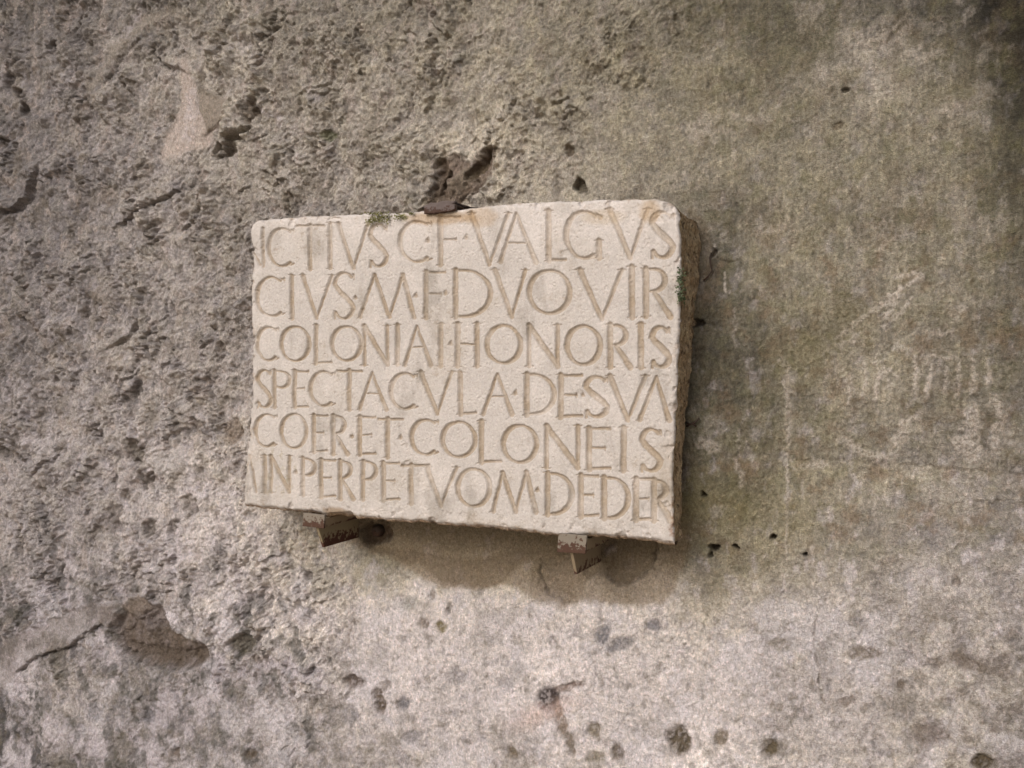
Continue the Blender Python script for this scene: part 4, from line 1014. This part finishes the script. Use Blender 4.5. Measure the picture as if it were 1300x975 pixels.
# iron cramp hooked over the slab's top edge
def cramp():
    yf = -T - 0.006
    a, b, c, d = P3(539, 259, yf), P3(578, 257.5, yf), P3(579, 268, yf), P3(541, 271, yf)
    zt = float(at(560, 266, -T)[1])
    b_ = bmesh.new()
    n_x, n_z, n_y = 30, 10, 50
    # one bent bar: lip in front, flat bar running back into the wall
    me = bpy.data.meshes.new('iron_cramp')
    def box(x0, x1, y0, y1, z0, z1, n=(26, 10, 9)):
        vs_ = {}
        def V_(i, j, k_):
            if (i, j, k_) not in vs_:
                vs_[(i, j, k_)] = b_.verts.new((x0 + (x1 - x0) * i / n[0], y0 + (y1 - y0) * j / n[1], z0 + (z1 - z0) * k_ / n[2]))
            return vs_[(i, j, k_)]
        for i in range(n[0]):
            for j in range(n[1]):
                for k_ in (0, n[2]): b_.faces.new((V_(i, j, k_), V_(i + 1, j, k_), V_(i + 1, j + 1, k_), V_(i, j + 1, k_)))
        for i in range(n[0]):
            for k_ in range(n[2]):
                for j in (0, n[1]): b_.faces.new((V_(i, j, k_), V_(i + 1, j, k_), V_(i + 1, j, k_ + 1), V_(i, j, k_ + 1)))
        for j in range(n[1]):
            for k_ in range(n[2]):
                for i in (0, n[0]): b_.faces.new((V_(i, j, k_), V_(i, j + 1, k_), V_(i, j + 1, k_ + 1), V_(i, j, k_ + 1)))
    x0, x1 = a.x, b.x
    box(x0, x1, yf - .004, yf + .006, d.z, a.z + .001)
    box(x0 + .002, x1 - .002, yf + .0045, 0.01, zt + .001, a.z)
    co = np.array([v_.co[:] for v_ in b_.verts], dtype=np.float32)
    k1 = fbm(co[:, 0] / S0, co[:, 2] / S0 + co[:, 1] / S0, 7, 3, 301); k2 = fbm(co[:, 0] / S0 + 50, co[:, 2] / S0 - co[:, 1] / S0, 5, 3, 305)
    cx_ = (x0 + x1) / 2; hw = (x1 - x0) / 2
    for v_, a1_, a2_ in zip(b_.verts, k1, k2):
        e_ = abs(v_.co.x - cx_) / hw
        v_.co.z += 0.0028 * a1_ - 0.0022 * e_ ** 4 * (1 if v_.co.z > zt + .006 else -1) + 0.002 * (v_.co.x - cx_) / hw; v_.co.y += 0.0025 * a2_ + 0.002 * e_ ** 4
    bmesh.ops.recalc_face_normals(b_, faces=b_.faces); b_.to_mesh(me); b_.free()
    for p_ in me.polygons: p_.use_smooth = True
    me.materials.append(M_IRON); o = bpy.data.objects.new('iron_cramp', me); coll.objects.link(o)
    tag(o, 'dark rusted iron cramp hooked over the top edge of the slab', 'cramp')
cramp()

def tube(pts, r, mat, name, sides=8, radii=None):
    b_ = bmesh.new(); rings = []
    for i, p in enumerate(pts):
        d_ = (pts[min(i + 1, len(pts) - 1)] - pts[max(i - 1, 0)]).normalized()
        a_ = d_.cross(Vector((0.3, 0.9, 0.2))).normalized(); c_ = d_.cross(a_)
        rr_ = (radii[i] if radii else r)
        rings.append([b_.verts.new(p + (a_ * math.cos(t_) + c_ * math.sin(t_)) * rr_) for t_ in np.linspace(0, 2 * math.pi, sides, endpoint=False)])
    for i in range(len(rings) - 1):
        for j in range(sides): b_.faces.new((rings[i][j], rings[i][(j + 1) % sides], rings[i + 1][(j + 1) % sides], rings[i + 1][j]))
    b_.faces.new(rings[0]); b_.faces.new(rings[-1])
    bmesh.ops.recalc_face_normals(b_, faces=b_.faces)
    me = bpy.data.meshes.new(name); b_.to_mesh(me); b_.free(); me.materials.append(mat)
    for p_ in me.polygons: p_.use_smooth = True
    o = bpy.data.objects.new(name, me); coll.objects.link(o); return o
def wpt(u, v, off=0.003): return P3(u, v, -(wall_h(u, v) + off))
o = tube([wpt(871, 536, .004), wpt(876, 539, .008), wpt(881, 537, .008), wpt(888, 531, .006)], .0018, M_RUSTY, 'wire_scrap')
o2 = tube([wpt(872, 541, .003), wpt(878, 537.5, .010), wpt(884, 541, .004)], .0017, M_RUSTY, 'wire_end'); o2.parent = o
tag(o, 'small rusty twisted scrap of wire stuck to the plaster right of the slab', 'wire')
o = tube([wpt(903, 321, -.002), wpt(901, 327, .006), wpt(902, 336, .008), wpt(904, 344, .006), wpt(898, 352, .006), wpt(893, 356, .004)], .0014, M_RUSTY, 'dry_root')
tag(o, 'thin dry root hanging from the open joint beside the slab', 'root')

# ================================================================== MOSS AND SMALL PLANT
def leaves(name, centres, n, size, mat, nrm, label, cat, seed=3):
    r_ = random.Random(seed); b_ = bmesh.new()
    for (c, sx, sz, cnt) in centres:
        for _ in range(cnt):
            p = c + Vector((r_.gauss(0, sx), r_.uniform(-.006, .001) if nrm[1] else r_.gauss(0, .012), r_.gauss(0, sz)))
            if nrm[0]: p.x = c.x + r_.uniform(0, .006)
            d_ = Vector((r_.uniform(-1, 1), r_.uniform(-1, .3), r_.uniform(-.6, 1))).normalized(); s_ = size * r_.uniform(.5, 1.2)
            w_ = d_.cross(Vector((r_.uniform(-1, 1), r_.uniform(-1, 1), r_.uniform(-1, 1)))).normalized() * s_ * .45
            v0 = b_.verts.new(p); v1 = b_.verts.new(p + d_ * s_ * .5 + w_); v2 = b_.verts.new(p + d_ * s_); v3 = b_.verts.new(p + d_ * s_ * .5 - w_)
            b_.faces.new((v0, v1, v2, v3))
    me = bpy.data.meshes.new(name); b_.to_mesh(me); b_.free(); me.materials.append(mat)
    o = bpy.data.objects.new(name, me); coll.objects.link(o); tag(o, label, cat, kind='stuff'); return o
M_MOSS = plain_material('yellow_green_moss', lin(92, 92, 48), lin(126, 120, 72), 200)
M_LEAF = plain_material('dark_green_leaf', lin(66, 76, 50), lin(92, 98, 68), 120)
def fp(u, v, off=.002): return P3(u, v, -T - off)
leaves('moss', [(fp(472, 280), .006, .003, 70), (fp(483, 278), .008, .005, 160), (fp(492, 277), .004, .004, 60), (fp(508, 276), .006, .003, 80), (fp(523, 271), .004, .002, 40), (fp(478, 271), .016, .001, 90)], 0, .0036, M_MOSS, (0, 1, 0),
       'small tufts of yellow green moss on the top edge of the slab', 'moss')
sx_ = float(side_r[20, NV // 4, 0])
def sidep(u, v):
    # point on the right side of the slab seen at (u, v)
    y = -0.06; 
    for _ in range(6):
        x, z = at(u, v, y); y = y + (sx_ - float(x)) * 1.0 / max(0.15, 0.2)
        y = min(-.01, max(-T, y))
    x, z = at(u, v, y); return Vector((sx_ + .001, y, float(z)))
leaves('moss', [(sidep(887, 348), .001, .006, 60), (sidep(886, 356), .001, .006, 50), (sidep(880, 372), .001, .007, 70), (sidep(884, 380), .001, .006, 50), (sidep(877, 384), .001, .004, 25)], 0, .0048, M_LEAF, (1, 0, 0),
       'dark green leaflets growing on the right side of the slab', 'plant', 9)
